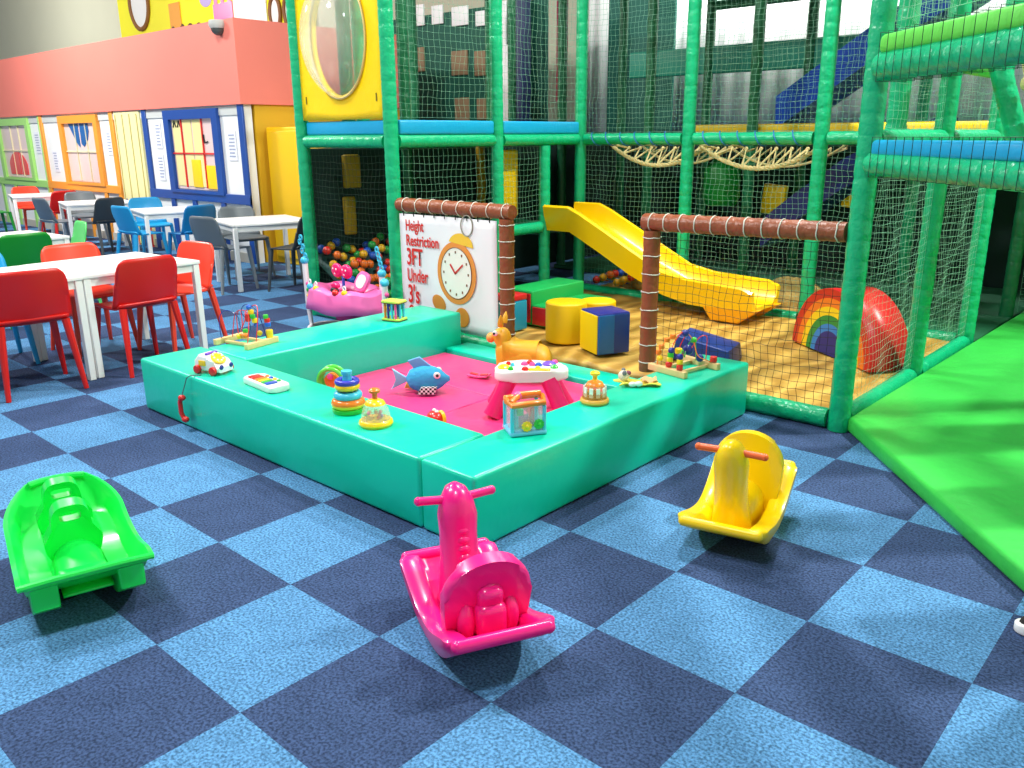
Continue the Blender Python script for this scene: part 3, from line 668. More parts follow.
# hanging padded things deep in the frame
g = G(); g.lathe([(.02, .52), (.1, .5), (.19, .4), (.2, .1), (.16, .02), (.03, 0)], 20); o = g.build('hanging_bag', mat('bag_green', '#0f9a3a', .4, .6, 8), loc=(-2.62, 6.95, .8)); tag(o, 'green padded punch bag hanging deep in the frame behind middle post', 'bag')
g = G(); g.tube([(0, 0, .51), (0, 0, .66)], .008, 6); g.build('hanging_strap', BLACK, o)
for x, y, z, w, h, lab in ((-2.22, 7.4, .87, .26, .32, 'tilted yellow pad deep in the frame above the slide foot'), (-1.38, 7.4, 1.0, .16, .36, 'narrow yellow pad deep in the frame beside the right post')):
    g = G(); g.box((0, 0, 0), (w, .08, h), (0, .1, 0), bev=.02); tag(g.build('hanging_pad', YELV, loc=(x, y, z)), lab, 'pad')

# ================================================================== ROCKERS
def rocker_base(L, W, rise, m, t, name='rocker_base', th=.03):
    """boat shaped base: outer skin from rocker arc, with rolled flange"""
    n = 28; rg = []
    for i in range(n + 1):
        s_ = -1 + 2 * i / n; x = L / 2 * math.sin(s_ * 1.15) / math.sin(1.15); a_ = abs(s_); zb = rise * (.45 * a_ ** 2 + .55 * a_ * a_ * (3 - 2 * a_))
        w = W / 2 * (1 - .05 * (1 - abs(s_)) - .16 * (max(0, abs(s_) - .78) / .22) ** 2.5)
        wall = .065 * (1 - abs(s_) ** 3) + .03
        tz = zb + wall
        inz = zb + .028
        rg.append([(x, -w * .86, zb), (x, -w, zb + wall * .55), (x, -w, tz - .006), (x, -w + .012, tz), (x, -w + .058, tz - .002), (x, -w + .07, tz - .012), (x, -w + .082, inz + .004), (x, -w + .1, inz),
                   (x, w - .1, inz), (x, w - .082, inz + .004), (x, w - .07, tz - .012), (x, w - .058, tz - .002), (x, w - .012, tz), (x, w, tz - .006), (x, w, zb + wall * .55), (x, w * .86, zb)])
    g = G(); g.rings(rg)
    for sgn in (-1, 1):
        x = sgn * (L / 2 + .0); z = rise + .018
        e_ = W / 2 * .84 - .006
        g.tube([(x, -e_, z), (x, 0, z), (x, e_, z)], .021, 10)
        g.sph((x, -e_, z), .021, 10, 8); g.sph((x, e_, z), .021, 10, 8)
    return g.build(name, m, t, ang=50)
def scooter(label, loc, rz, m, barm, barname='handlebar', ruffle=True, pitch=0):
    t = thing('rocking_scooter', label, 'rocker', loc, rz); t.rotation_euler = (0, pitch, rz)
    rocker_base(.57, .35, .145, m, t)
    # front column (front = +x)
    rg = []
    for (x, z, a, b) in ((.115, .075, .075, .08), (.12, .12, .085, .072), (.13, .2, .07, .064), (.135, .3, .062, .062), (.14, .37, .062, .066), (.145, .42, .06, .054), (.15, .455, .045, .035), (.155, .47, .015, .01)):
        rg.append([(x + a * math.cos(2 * PI * k / 20), b * math.sin(2 * PI * k / 20), z) for k in range(20)])
    g = G(); g.rings(rg)
    if ruffle:
        for k in range(7): g.sph((.066 + .004 * k, 0, .15 + k * .03), (.02, .025, .016), 10, 6)
    g.build('front_column', m, t, ang=60)
    g = G(); g.tube([(.155, -.125, .425), (.14, 0, .42), (.155, .125, .425)], .014, 12); g.sph((.155, -.125, .425), .015, 10, 8); g.sph((.155, .125, .425), .015, 10, 8)
    g.build(barname, barm, t)
    # saddle
    g = G(); rg = []
    for (x, h, w) in ((.1, .08, .05), (.05, .11, .07), (.0, .125, .08), (-.06, .135, .085), (-.11, .14, .085)):
        rg.append([(x, w * math.cos(PI * k / 10), .03 + h * max(0, math.sin(PI * k / 10)) ** .6) for k in range(11)])
    g.rings(rg); g.build('saddle', m, t, ang=60)
    # hooped backrest plate, top leaning back
    ol = [(-.125, 0)] + [(-.135, .12)] + arc(0, .2, .14, PI, 0, 18, .125) + [(.135, .12), (.125, 0)]
    g = G(); M = T((-.095, 0, .04), (0, rad(-12), 0)) @ T((0, 0, 0), (0, 0, PI / 2)) @ T((0, 0, 0), (PI / 2, 0, 0))
    g.prism(ol, .05, M, bev=.018); g.build('backrest', m, t, ang=50)
    # rear block (top box)
    g = G(); g.box((-.16, 0, .155), (.09, .095, .12), bev=.026); g.box((-.155, 0, .225), (.075, .08, .09), (0, rad(-14), 0), bev=.024); g.sph((-.15, 0, .262), (.026, .03, .018), 12, 8)
    g.sph((-.145, .07, .145), (.035, .03, .07), 14, 10); g.sph((-.145, -.07, .145), (.035, .03, .07), 14, 10)
    g.build('rear_box', m, t, ang=50)
    return t
PK = mat('rocker_pink', '#ff1588', .3, coat=.3)
YL = mat('rocker_yellow', '#ffd500', .3, coat=.3)
scooter('hot pink plastic rocking scooter with pink handlebar in front of the pen corner', (.22, .212, .0), rad(153.4), PK, PK)
scooter('yellow plastic rocking scooter with orange handlebar right of the pen', (.495, 1.49, .004), rad(-77), YL, mat('bar_orange', '#f0692a', .35), ruffle=False, pitch=rad(8))
# green double rocker
GR = mat('rocker_green', '#12e552', .3, coat=.3)
t = thing('seesaw_rocker', 'bright green plastic double seat rocker on the carpet at left', 'rocker', (-1.085, -.50, .0), math.atan2(.17, -.68)); t.scale = (.96, .96, .96)
L_, W_ = .74, .40; n = 30; rg = []
for i in range(n + 1):
    s0 = -1 + 2 * i / n; x = L_ / 2 * s0; zb = .085 + .13 * abs(s0) ** 2.4 - .01
    taper = 1 if s0 < .55 else math.sqrt(max(.06, 1 - ((s0 - .55) / .45) ** 2 * .75))
    w = W_ / 2 * taper; wall = .085 * (1 - max(0, -s0) ** 5) + .01
    up = wall * (max(0, s0 - .7) / .3) ** 1.3 * .95
    rg.append([(x, -w * .93, zb - .004), (x, -w, zb + wall * .6), (x, -w - .012, zb + wall), (x, -w + .004, zb + wall + .006), (x, -w + .02, zb + wall - .01), (x, -w * .82, zb + .02 + up * .72), (x, -w * .6, zb + .008 + up * .92),
               (x, w * .6, zb + .008 + up * .92), (x, w * .82, zb + .02 + up * .72), (x, w - .02, zb + wall - .01), (x, w - .004, zb + wall + .006), (x, w + .012, zb + wall), (x, w, zb + wall * .6), (x, w * .93, zb - .004)])
g = G(); g.rings(rg); g.build('tray', GR, t, ang=50)
g = G(); g.tube([(-L_ / 2, -W_ / 2 - .01, .215), (-L_ / 2 - .004, -.1, .221), (-L_ / 2 - .006, 0, .222), (-L_ / 2 - .004, .1, .221), (-L_ / 2, W_ / 2 + .01, .215)], .012, 8); g.build('end_lip', GR, t)
g = G(); g.tube([(L_ / 2 - .012, -.10, .298), (L_ / 2, -.06, .30), (L_ / 2 + .003, 0, .302), (L_ / 2, .06, .30), (L_ / 2 - .012, .10, .298)], .014, 8); g.build('end_lip', GR, t)
for sy in (-1, 1):
    pts = [(L_ / 2 * (-1 + 2 * i / 16) * .96, .0 + .11 * abs(-1 + 2 * i / 16) ** 2.2) for i in range(17)]
    ol = pts + [(x, z + .095) for x, z in reversed(pts)]
    g = G(); g.prism(ol, .085, XZ((0, sy * .135, 0)), bev=.01); g.build('runner', GR, t, ang=40)
def handle_hump(x, lean):
    g = G(); M = T((x, 0, .09), (0, lean, 0)) @ T((0, 0, 0), (0, 0, PI / 2)) @ T((0, 0, 0), (PI / 2, 0, 0))
    # frame with slot: outer minus slot as ring
    N = 40
    def outer(a):
        tt = a
        y = math.sin(tt); xx = math.cos(tt)
        return (.068 * (abs(xx) ** .6) * (1 if xx > 0 else -1) * (1.45 if y < 0 else 1), .13 + .12 * (abs(y) ** .6) * (1 if y > 0 else -1))
    def inner(a): return (.036 * (abs(math.cos(a)) ** .4) * (1 if math.cos(a) > 0 else -1), .2 + .018 * (abs(math.sin(a)) ** .5) * (1 if math.sin(a) > 0 else -1))
    rg = []
    for k in range(N):
        a = 2 * PI * (k + .5) / N; o_, i_ = outer(a), inner(a)
        mid = ((o_[0] * .25 + i_[0] * .75), (o_[1] * .25 + i_[1] * .75))
        rg.append([M @ Vector((o_[0], o_[1], -.03)), M @ Vector((i_[0], i_[1], -.02)), M @ Vector((i_[0], i_[1], .02)), M @ Vector((o_[0], o_[1], .03))])
    g.rings(rg, cap=False, closed=True); g.build('handle', GR, t, ang=45)
handle_hump(.03, rad(-8)); handle_hump(.27, rad(-6))
g = G(); g.surf(lambda u, v: (-.3 + .3 * u, -.08 + .16 * v, .1 + .07 * u ** 1.4 * max(0, math.sin(PI * v)) ** .6 + .012), 12, 10); g.build('seat', GR, t, solid=.01)
g = G(); g.box((-.21, 0, .135), (.1, .16, .03), bev=.01); g.build('seat_step', GR, t)

# ================================================================== TABLES AND CHAIRS
def table(label, loc, rz, sx=.86, sy=.86, h=.70):
    t = thing('cafe_table', label, 'table', loc, rz, None)
    g = G(); g.box((0, 0, h - .0125), (sx, sy, .025), bev=.004); g.build('table_top', TABW, t)
    g = G()
    for s in (-1, 1):
        g.box((0, s * (sy / 2 - .03), h - .052), (sx - .08, .02, .055)); g.box((s * (sx / 2 - .03), 0, h - .052), (.02, sy - .08, .055))
    g.build('apron', TABW, t)
    for a in (-1, 1):
        for b in (-1, 1):
            g = G(); g.box((a * (sx / 2 - .028), b * (sy / 2 - .028), (h - .026) / 2), (.045, .045, h - .027), bev=.004, seg=1); g.build('leg', TABW, t)
    return t
def chair_proto(m, legm, label):
    t = thing('cafe_chair', label, 'chair')
    def back(u, v):
        yy = (u * 2 - 1); wd = .235 - .02 * v
        if v > .82: wd *= 1 - .07 * ((v - .82) / .18) ** 2
        zt = .46 + .33 * v - (.03 * abs(yy) ** 12 if v > .5 else 0)
        return (-.165 - .095 * v ** .8 + .035 * yy * yy, yy * wd, zt)
    g = G(); g.surf(back, 14, 12); g.build('backrest', m, t, solid=.014, ang=60)
    def seat(u, v):
        xx = -.185 + .40 * u; yy = v * 2 - 1; wd = .205 + .02 * math.sin(PI * u)
        z = .452 - .014 * (1 - yy ** 2) * math.sin(PI * u) - .02 * max(0, (u - .85) / .15) ** 2 + .03 * max(0, (.12 - u) / .12)
        return (xx - .025 * abs(yy) ** 4 * (1 if u > .5 else 0), yy * wd, z)
    g = G(); g.surf(seat, 14, 12); g.build('seat', m, t, solid=.016, ang=60)
    for sx in (-1, 1):
        for sy in (-1, 1):
            g = G(); top = (-.175 if sx < 0 else .17, sy * .185, .455); ft = (-.255 if sx < 0 else .215, sy * .225, 0)
            g.tube([top, tuple(a * .7 + b * .3 for a, b in zip(top, ft)), ft], [.026, .023, .015], 8); g.build('leg', legm, t)
    return t
cm = {k: mat('chair_' + k, h, .35) for k, h in dict(red='#d8150f', orange='#f2452c', dkgreen='#0d8a28', lime='#5fd873', sky='#1a9fd8', blue='#0d78b8', grey='#6a737a', dark='#33393d', pale='#c9cdcf').items()}  # orange is the red plastic again, brightened for a lit front side
lm = dict(grey=mat('leg_grey', '#8b9296', .4), dark=mat('leg_dark', '#4a5052', .4), pale=mat('leg_grey', ''))
chairs = {}
def chair(k, x, y, deg, label, group=None):
    if k not in chairs:
        t = chair_proto(cm[k], lm.get(k, cm[k]), label); chairs[k] = t; t.location = (x, y, 0); t.rotation_euler = (0, 0, rad(deg)); return t
    return dup(chairs[k], (x, y, 0), rad(deg), label)
t1 = table('white square table among the red chairs, nearest the pen', (-4.27, 1.09, 0), rad(5))
def tb(x, y, rz, label): return dup(t1, (x, y, 0), rad(rz), label)
tb(-4.19, .235, 4, 'white square table joined to the nearest table, cut by the left picture edge')
tb(-6.75, 1.15, 3, 'white square table with green chairs, second row at left')
tb(-6.72, .27, 3, 'white table of the second row, cut by the left picture edge')
tb(-10.65, 3.62, -14, 'white square table with dark grey chairs near the orange framed window')
tb(-13.1, 3.76, -14, 'white square table with red chairs near the lime framed window')
tb(-8.49, 3.68, -14, 'white square table with blue chairs near the pencil painted door')
tb(-6.35, 3.6, -14, 'white square table with grey chairs beside the blue corner post')
chair('red', -3.92, .36, 174, 'red plastic chair seen from behind, nearest at the left picture edge')
chair('red', -3.93, 1.07, 184, 'red plastic chair seen from behind, at the middle of the nearest table')
chair('orange', -4.2, 1.5, 278, 'red plastic chair with its lit tone painted in, at the right end of the nearest table')
chair('orange', -4.66, 1.05, 2, 'red plastic chair with its lit tone painted in, on the far side of the nearest table')
chair('sky', -4.78, .38, -5, 'sky blue plastic chair at the left picture edge, far side of nearest table')
chair('dkgreen', -6.2, 1.09, 182, 'dark green plastic chair seen from behind at the second row table')
chair('lime', -6.72, 1.62, 262, 'light green plastic chair at the right end of the second row table')
chair('sky', -8.4, 3.2, 95, 'sky blue plastic chair seen from the side, left of the blue chair table')
chair('sky', -9.35, 3.8, -8, 'sky blue plastic chair on the far side of the blue chair table')
chair('blue', -7.95, 3.62, 186, 'deep blue plastic chair seen from behind at the blue chair table')
chair('grey', -6.3, 3.1, 100, 'grey plastic chair seen from the side, left of the corner post table')
chair('grey', -6.95, 3.75, -10, 'grey plastic chair on the far side of the corner post table')
chair('dark', -5.72, 3.6, 200, 'dark grey plastic chair right of the corner post table, by the tower post')
chair('pale', -6.0, 4.2, 262, 'pale grey plastic chair behind the corner post table, in front of yellow cabinet')
chair('grey', -10.8, 3.15, 95, 'grey plastic chair seen from the side at the table near the orange window')
chair('dark', -10.2, 3.5, 190, 'nearly black plastic chair seen from behind near the orange window')
chair('grey', -11.5, 3.8, -8, 'grey plastic chair on the far side of the table near the orange window')
chair('orange', -13.8, 3.85, 0, 'red plastic chair with its lit tone painted in, below the lime framed window')
chair('red', -12.4, 3.75, 190, 'red plastic chair between the two far left tables')
chair('dkgreen', -13.3, 3.1, 90, 'green plastic chair at the far left picture edge below the lime window')

# ================================================================== TOYS
PT = .3155; FL = .051
def P(k): return plastic(k)
# bead mazes
def bead_maze(label, loc, rz, wires, beads, w=.30, d=.26):
    t = thing('bead_maze', label, 'toy', loc, rz)
    for s in (-1, 1):
        g = G(); g.box((s * (w / 2 - .015), 0, .018), (.03, d, .036), bev=.003); g.build('base_bar', WOOD, t)
    for s in (-.06, .06):
        g = G(); g.box((0, s, .014), (w - .06, .018, .016), bev=.002); g.build('cross_slat', WOOD, t)
    for c, pts in wires:
        P_ = [Vector(p) for p in pts]; sm = []
        for i in range(len(P_) - 1):
            p0, p1, p2, p3 = P_[max(0, i - 1)], P_[i], P_[i + 1], P_[min(len(P_) - 1, i + 2)]
            for k in range(6):
                u = k / 6; sm.append(.5 * ((2 * p1) + (p2 - p0) * u + (2 * p0 - 5 * p1 + 4 * p2 - p3) * u * u + (3 * p1 - p0 - 3 * p2 + p3) * u ** 3))
        sm.append(P_[-1]); g = G(); g.tube(sm, .0028, 5); g.build('wire', P(c), t)
    for c, p, r, kind in beads:
        g = G()
        if kind == 'c': g.cone(p, r, r, r * 1.5, 14, bev=r * .2)
        else: g.sph(p, r, 12, 8)
        g.build('bead', P(c), t)
    return t
bead_maze('wooden bead maze with looping wires on the left foam block beside the car', (-2.76, 1.22, PT), rad(12),
    [('navy', [(-.13, -.08, .03), (-.13, -.08, .16), (-.10, -.05, .21), (-.06, 0, .17), (-.07, .03, .09), (-.03, .06, .06), (.0, .04, .12), (-.02, 0, .2), (.03, 0, .25), (.08, .04, .2), (.12, .06, .03)]),
     ('red', [(-.12, .05, .03), (-.12, .05, .15), (-.06, .03, .2), (-.02, .0, .12), (.0, -.04, .08), (.03, -.02, .16), (-.01, .03, .2), (.06, .05, .24), (.12, .0, .18), (.13, -.04, .03)]),
     ('red', [(-.12, 0, .03), (-.1, .02, .17), (-.02, .0, .21), (.06, -.02, .2), (.1, -.06, .13), (.12, -.1, .03)])],
    [('blue', (.05, .0, .235), .017, 's'), ('yellow', (.055, .01, .205), .018, 'c'), ('red', (.035, .0, .18), .017, 'c'), ('green', (.065, .01, .178), .017, 'c'), ('yellow', (.07, .02, .15), .018, 'c'), ('red', (.035, 0, .155), .016, 'c'), ('blue', (.07, .03, .12), .018, 's'),
     ('orange', (.02, -.04, .06), .019, 's'), ('green', (.035, -.03, .09), .016, 'c'), ('yellow', (.0, -.05, .055), .018, 's'), ('orange', (.05, -.05, .065), .018, 's'), ('yellow', (.06, .06, .06), .018, 's'),
     ('green', (.115, .07, .17), .016, 'c'), ('red', (.12, .075, .145), .018, 'c'), ('blue', (.122, .075, .12), .019, 'c'), ('yellow', (.125, .08, .07), .022, 'c'), ('yellow', (.125, .08, .045), .022, 'c')])
bead_maze('wooden bead maze with coloured beads on the right foam block near the brown post', (-.36, 2.46, PT), rad(80),
    [('orange', [(-.13, .08, .03), (-.11, .08, .12), (-.05, .06, .18), (.02, .03, .2), (.06, 0, .16), (.05, -.05, .08), (.1, -.08, .05), (.13, -.08, .03)]),
     ('red', [(-.12, .0, .03), (-.08, .02, .14), (.0, .03, .2), (.06, .05, .18), (.05, .08, .1), (.1, .09, .04)]),
     ('green', [(-.12, -.06, .03), (-.1, -.05, .1), (-.04, -.02, .12), (.0, .0, .07), (.04, .02, .12), (.08, .0, .16), (.12, .02, .03)]),
     ('red', [(.04, .0, .1), (.09, -.02, .17), (.14, -.03, .17), (.145, -.03, .1), (.145, -.03, .03)])],
    [('orange', (-.115, .085, .1), .016, 'c'), ('orange', (-.1, .08, .13), .016, 'c'), ('yellow', (-.12, .07, .07), .018, 's'), ('orange', (-.07, .07, .165), .016, 'c'), ('orange', (-.04, .055, .182), .016, 'c'), ('navy', (.03, .03, .195), .021, 's'),
     ('navy', (-.11, .0, .125), .018, 's'), ('green', (-.115, .0, .1), .017, 'c'), ('yellow', (-.12, .0, .078), .017, 'c'), ('red', (-.125, 0, .052), .02, 's'), ('yellow', (-.04, .01, .11), .02, 'c'), ('navy', (-.12, -.07, .105), .018, 's'),
     ('yellow', (-.125, -.075, .08), .017, 'c'), ('red', (-.13, -.08, .052), .018, 'c'), ('green', (.07, .0, .155), .018, 's'), ('navy', (.05, .02, .1), .03, 's'), ('navy', (.08, -.04, .06), .022, 's'), ('red', (.135, -.09, .055), .02, 'c')])
# pull-along phone car
t = thing('toy_telephone', 'white toy telephone on red wheels at the left corner of the pen', 'toy', (-2.3, .74, PT), rad(15))
g = G(); g.prism([(-.09, .015), (.1, .015), (.1, .045), (.06, .06), (.02, .1), (-.05, .105), (-.085, .07)], .11, XZ((0, 0, 0)), bev=.014); g.build('body', P('white'), t)
for x in (-.055, .06):
    for y in (-.062, .062):
        g = G(); g.cone((x, y, .024), .024, .024, .02, 18, (PI / 2, 0, 0), bev=.004); g.build('wheel', P('red'), t)
g = G(); g.cone((.045, 0, .083), .042, .042, .012, 22, (0, rad(32), 0), bev=.003); dl = g.build('dial', P('yellow'), t)
g = G()
for a in range(8): g.sph((.045 + .028 * math.cos(a * PI / 4) * .85, .028 * math.sin(a * PI / 4), .092 - .018 * math.cos(a * PI / 4)), .0065, 8, 6)
g.build('dial_hole', P('white'), dl)
g = G(); g.box((-.005, 0, .108), (.02, .08, .012), bev=.004); g.build('cradle', P('purple'), t)
g = G(); g.box((-.02, -.057, .06), (.05, .006, .03), bev=.002); g.build('sticker', P('yellow'), t)
for y in (-.035, .035):
    g = G(); g.sph((.1, y, .045), (.008, .014, .014), 10, 8); g.build('eye', P('navy'), t)
t2 = thing('toy_handset', 'red toy telephone handset hanging down the front of the pen', 'toy', (-2.37, .575, .13))
g = G(); g.tube([(-.012, 0, .06), (-.02, -.004, .03), (-.02, -.004, -.03), (-.005, 0, -.06)], [.012, .013, .013, .012], 10); g.sph((.0, 0, .06), (.024, .02, .017), 12, 8); g.sph((.012, 0, -.062), (.024, .02, .017), 12, 8)
g.build('handle', P('red'), t2)
g = G(); g.tube([(.0, .0, .07), (.02, .01, .12), (.04, .02, .175), (.06, .03, .19), (.09, .08, .19)], .003, 5); g.build('cord', mat('cord_grey', '#5c6a6a', .6), t2)
# toy keyboard phone
t = thing('toy_keyboard', 'flat white toy keyboard with coloured keys on the front foam block', 'toy', (-1.83, .775, PT), rad(-4))
g = G(); g.prism(rrect(.31, .12, .03), .03, T((0, 0, .018)), bev=.008); g.build('body', P('white'), t)
g = G(); g.prism(rrect(.30, .11, .03), .008, T((0, 0, .004))); g.build('underside', mat('toy_teal', '#1d5e60', .4), t)
for i, k in enumerate(('red', 'red', 'orange', 'yellow', 'green', 'blue')):
    g = G(); g.box((-.1 + i * .035, -.012, .036), (.03, .06, .01), bev=.003); g.build('key', P(k), t)
for i, k in enumerate(('orange', 'blue', 'yellow', 'green')):
    g = G(); g.sph((-.06 + i * .04, .04, .034), (.013, .011, .008), 10, 6); g.build('button', P(k), t)
# stacking rings
t = thing('stacking_rings', 'stacking ring toy with blue, yellow and orange rings on the front foam block', 'toy', (-1.17, .80, PT))
g = G(); g.lathe([(.0, 0), (.075, .002), (.078, .02), (.06, .03), (0, .03)], 28); g.build('base', P('green'), t)
for k, z, R_, r_ in (('orange', .045, .056, .024), ('yellow', .04, .062, .018), ('sky', .082, .048, .02), ('yellow', .124, .042, .017), ('navy', .146, .044, .015)):
    g = G(); g.tube([(R_ * math.cos(a * PI / 14), R_ * math.sin(a * PI / 14), z) for a in range(28)], r_, 10, closed=True); g.build('ring', P(k) if k != 'navy' else mat('ring_violet', '#3c3fc4', .3, coat=.2), t)
g = G(); g.lathe([(.028, .03), (.024, .1), (.022, .16), (.02, .18), (.026, .182), (.026, .198), (0, .2)], 18); g.build('cone_post', P('sky'), t)
# poppers
def popper(label, loc, base, dome, knob, tint, s=1):
    t = thing('popper_dome', label, 'toy', loc); t.scale = (s, s, s)
    g = G(); g.lathe([(0, 0), (.07, 0), (.077, .012), (.074, .024), (.066, .03), (0, .03)], 30); g.build('base', base, t)
    g = G(); g.lathe([(.066, .03), (.064, .05), (.058, .075), (.046, .1), (.036, .11)], 30); g.build('clear_dome', tint, t)
    g = G(); g.lathe([(.047, .098), (.04, .112), (.02, .122), (0, .124)], 24); g.build('dome_cap', dome, t)
    g = G(); g.lathe([(.012, .12), (.012, .15), (.024, .152), (.026, .163), (.018, .17), (0, .171)], 20); g.build('push_knob', knob, t)
    for i in range(9):
        a = i * 2.4; rr = .02 + .028 * ((i * 7) % 5) / 5
        g = G(); g.sph((rr * math.cos(a), rr * math.sin(a), .041 + .012 * (i % 3)), .009, 8, 6); g.build('popping_bead', P(('red', 'green', 'pink', 'purple', 'yellow', 'orange')[i % 6]), t)
    return t
def tint(name, h, a):
    m = bpy.data.materials.new(name); m.use_nodes = True; p = m.node_tree.nodes['Principled BSDF']
    p.inputs['Base Color'].default_value = lin(h); p.inputs['Alpha'].default_value = a; p.inputs['Roughness'].default_value = .08; p.inputs['Coat Weight'].default_value = .5; return m
popper('yellow based push popper with clear dome on the front foam block', (-.92, .76, PT), P('yellow'), P('yellow'), P('orange'), tint('clear_tint', '#f5f7e0', .3))
o = popper('amber domed push popper on the right foam block', (-.375, 1.66, PT), mat('amber_base', '#e8b04a', .3), mat('amber_cap', '#f08a2a', .3), P('yellow'), tint('amber_tint', '#f49a3c', .45), .92)
g = G(); g.lathe([(.045, -.0), (.05, .01), (.05, .018)], 20); g.build('foot_ring', mat('brown_foot', '#7a3a1c', .4), o)
g = G()
for a in range(10): g.box((.058 * math.cos(a * PI / 5), .058 * math.sin(a * PI / 5), .066), (.006, .02, .05), (0, 0, a * PI / 5))
g.build('dome_bar', P('white'), o)
# orange handled activity box
t = thing('activity_cube', 'clear toy cube with blue frame and orange handle on the right foam block', 'toy', (-.36, 1.13, PT), rad(58))
w = .072
for a in (-1, 1):
    for b in (-1, 1):
        g = G(); g.tube([(a * w, b * w * .8, .01), (a * w, b * w * .8, .13)], .009, 8); g.build('corner_post', P('sky'), t)
g = G(); g.box((0, 0, .012), (.165, .135, .022), bev=.008); g.build('base', mat('pale_blue_plastic', '#6fc4ea', .25), t)
g = G()
for s in (-1, 1): g.box((0, s * w * .8, .075), (w * 2, .003, .11))
for s in (-1, 1): g.box((s * w, 0, .075), (.003, w * 1.6, .11))
g.build('clear_panel', tint('clear_blue', '#d8eef6', .3), t)
g = G(); g.tube([(-w, -w * .8, .14), (w, -w * .8, .145), (w * 1.1, 0, .155), (w, w * .8, .145), (-w, w * .8, .14), (-w * 1.1, 0, .145)], .014, 10, closed=True); g.tube([(-w, -.04, .15), (-.02, 0, .17), (w, .0, .17)], .013, 10); g.build('handle', P('orange'), t)
for k, p, sz in (('pink', (-.015, .0, .06), (.05, .05, .06)), ('red', (.03, .01, .07), (.02, .06, .09)), ('green', (-.03, -.03, .1), (.03, .02, .03)), ('sky', (-.045, -.02, .07), (.02, .02, .09))):
    g = G(); g.box(p, sz, bev=.005); g.build('inner_block', P(k), t)
for k, p in (('yellow', (-.01, -w * .8 - .008, .045)), ('green', (.045, -w * .8 - .006, .05))):
    g = G()
    g.prism([(.024 * (1 if a % 2 else .82) * math.cos(a * PI / 10), .024 * (1 if a % 2 else .82) * math.sin(a * PI / 10)) for a in range(20)], .008, XZ(p)); g.sph((p[0], p[1] - .005, p[2]), (.009, .004, .009), 8, 6); g.build('gear', P(k), t)
g = G(); g.sph((-.03, 0, .165), (.02, .02, .02), 12, 8); g.build('red_roller', P('pink'), t)
# soft doll
t = thing('soft_doll', 'small patchwork comforter toy lying on the right foam block', 'toy', (-.39, 2.05, PT), rad(40))
g = G(); g.surf(lambda u, v: ((u - .5) * .2 + .02 * math.sin(v * 5), (v - .5) * .13 * (1 - .3 * math.sin(u * PI)), .006 + .014 * (.5 + .5 * math.sin(u * 9 + v * 5))), 14, 10); g.build('blanket', mat('cloth_yellow', '#e8dc5a', .9), t, solid=.006)
g = G(); g.surf(lambda u, v: (.02 + u * .08, (v - .5) * .08, .026 + .008 * math.sin(u * 9 + v * 5)), 8, 8); g.build('patch', mat('cloth_peach', '#f0b07a', .9), t, solid=.005)
g = G(); g.sph((-.07, .01, .045), (.03, .03, .028), 14, 10); hd = g.build('head', mat('cloth_cream', '#e9dfc6', .9), t)
for s in (-1, 1):
    g = G(); g.sph((-.07, .01 + s * .026, .066), (.012, .012, .014), 10, 8); g.build('ear', mat('cloth_grey', '#7a7f86', .9), hd)
g = G(); g.sph((-.048, .01, .06), (.016, .02, .012), 10, 8); g.build('hat', mat('cloth_plum', '#8a4a5a', .9), hd)
for p in ((.0, -.055, .02), (-.03, -.05, .016)):
    g = G(); g.sph(p, (.022, .014, .014), 10, 8); g.build('paw', P('white'), t)
# rolling rattle frame on left pad
t = thing('roller_rattle', 'lime ended rattle frame with coloured rods on the far left foam block', 'toy', (-2.80 + .22, 2.28, PT), rad(14))
for z in (.012, .135):
    g = G(); g.prism(rrect(.15, .12, .02), .014, T((0, 0, z)), bev=.004); g.build('end_plate', mat('lime_wood', '#c8e05a', .45), t)
    g = G(); g.prism(rrect(.153, .123, .02), .005, T((0, 0, z - .007))); g.build('end_backing', mat('dk_wood', '#4a3a22', .6), t)
for i, (k, x, y) in enumerate((('orange', -.05, -.04), ('navy', -.02, -.045), ('sky', .012, -.045), ('pink', .042, -.045), ('sky', .055, -.01), ('orange', -.055, 0), ('red', -.05, .04), ('blue', .0, .045), ('sky', .05, .04))):
    g = G(); g.cone((x, y, .073), .009, .009, .11, 10); g.build('rod', P(k), t)
# green ring rattle on the mat
t = thing('ring_rattle', 'green hoop toy with orange centre lying on pink mat by the left block', 'toy', (-2.16, 1.42, FL + .005), rad(35))
for y in (-.03, .03):
    g = G(); g.tube([(.075 * math.cos(a * PI / 12), y, .09 + .075 * math.sin(a * PI / 12)) for a in range(24)], .014, 8, closed=True); g.build('hoop', mat('toy_green', '#5fe04a', .3, coat=.2), t)
g = G(); g.cone((0, 0, .09), .045, .045, .05, 18, (PI / 2, 0, 0), bev=.008); g.build('core', P('orange'), t)
g = G(); g.sph((0, -.035, .12), (.02, .01, .02), 10, 8); g.build('eye', P('pink'), t)
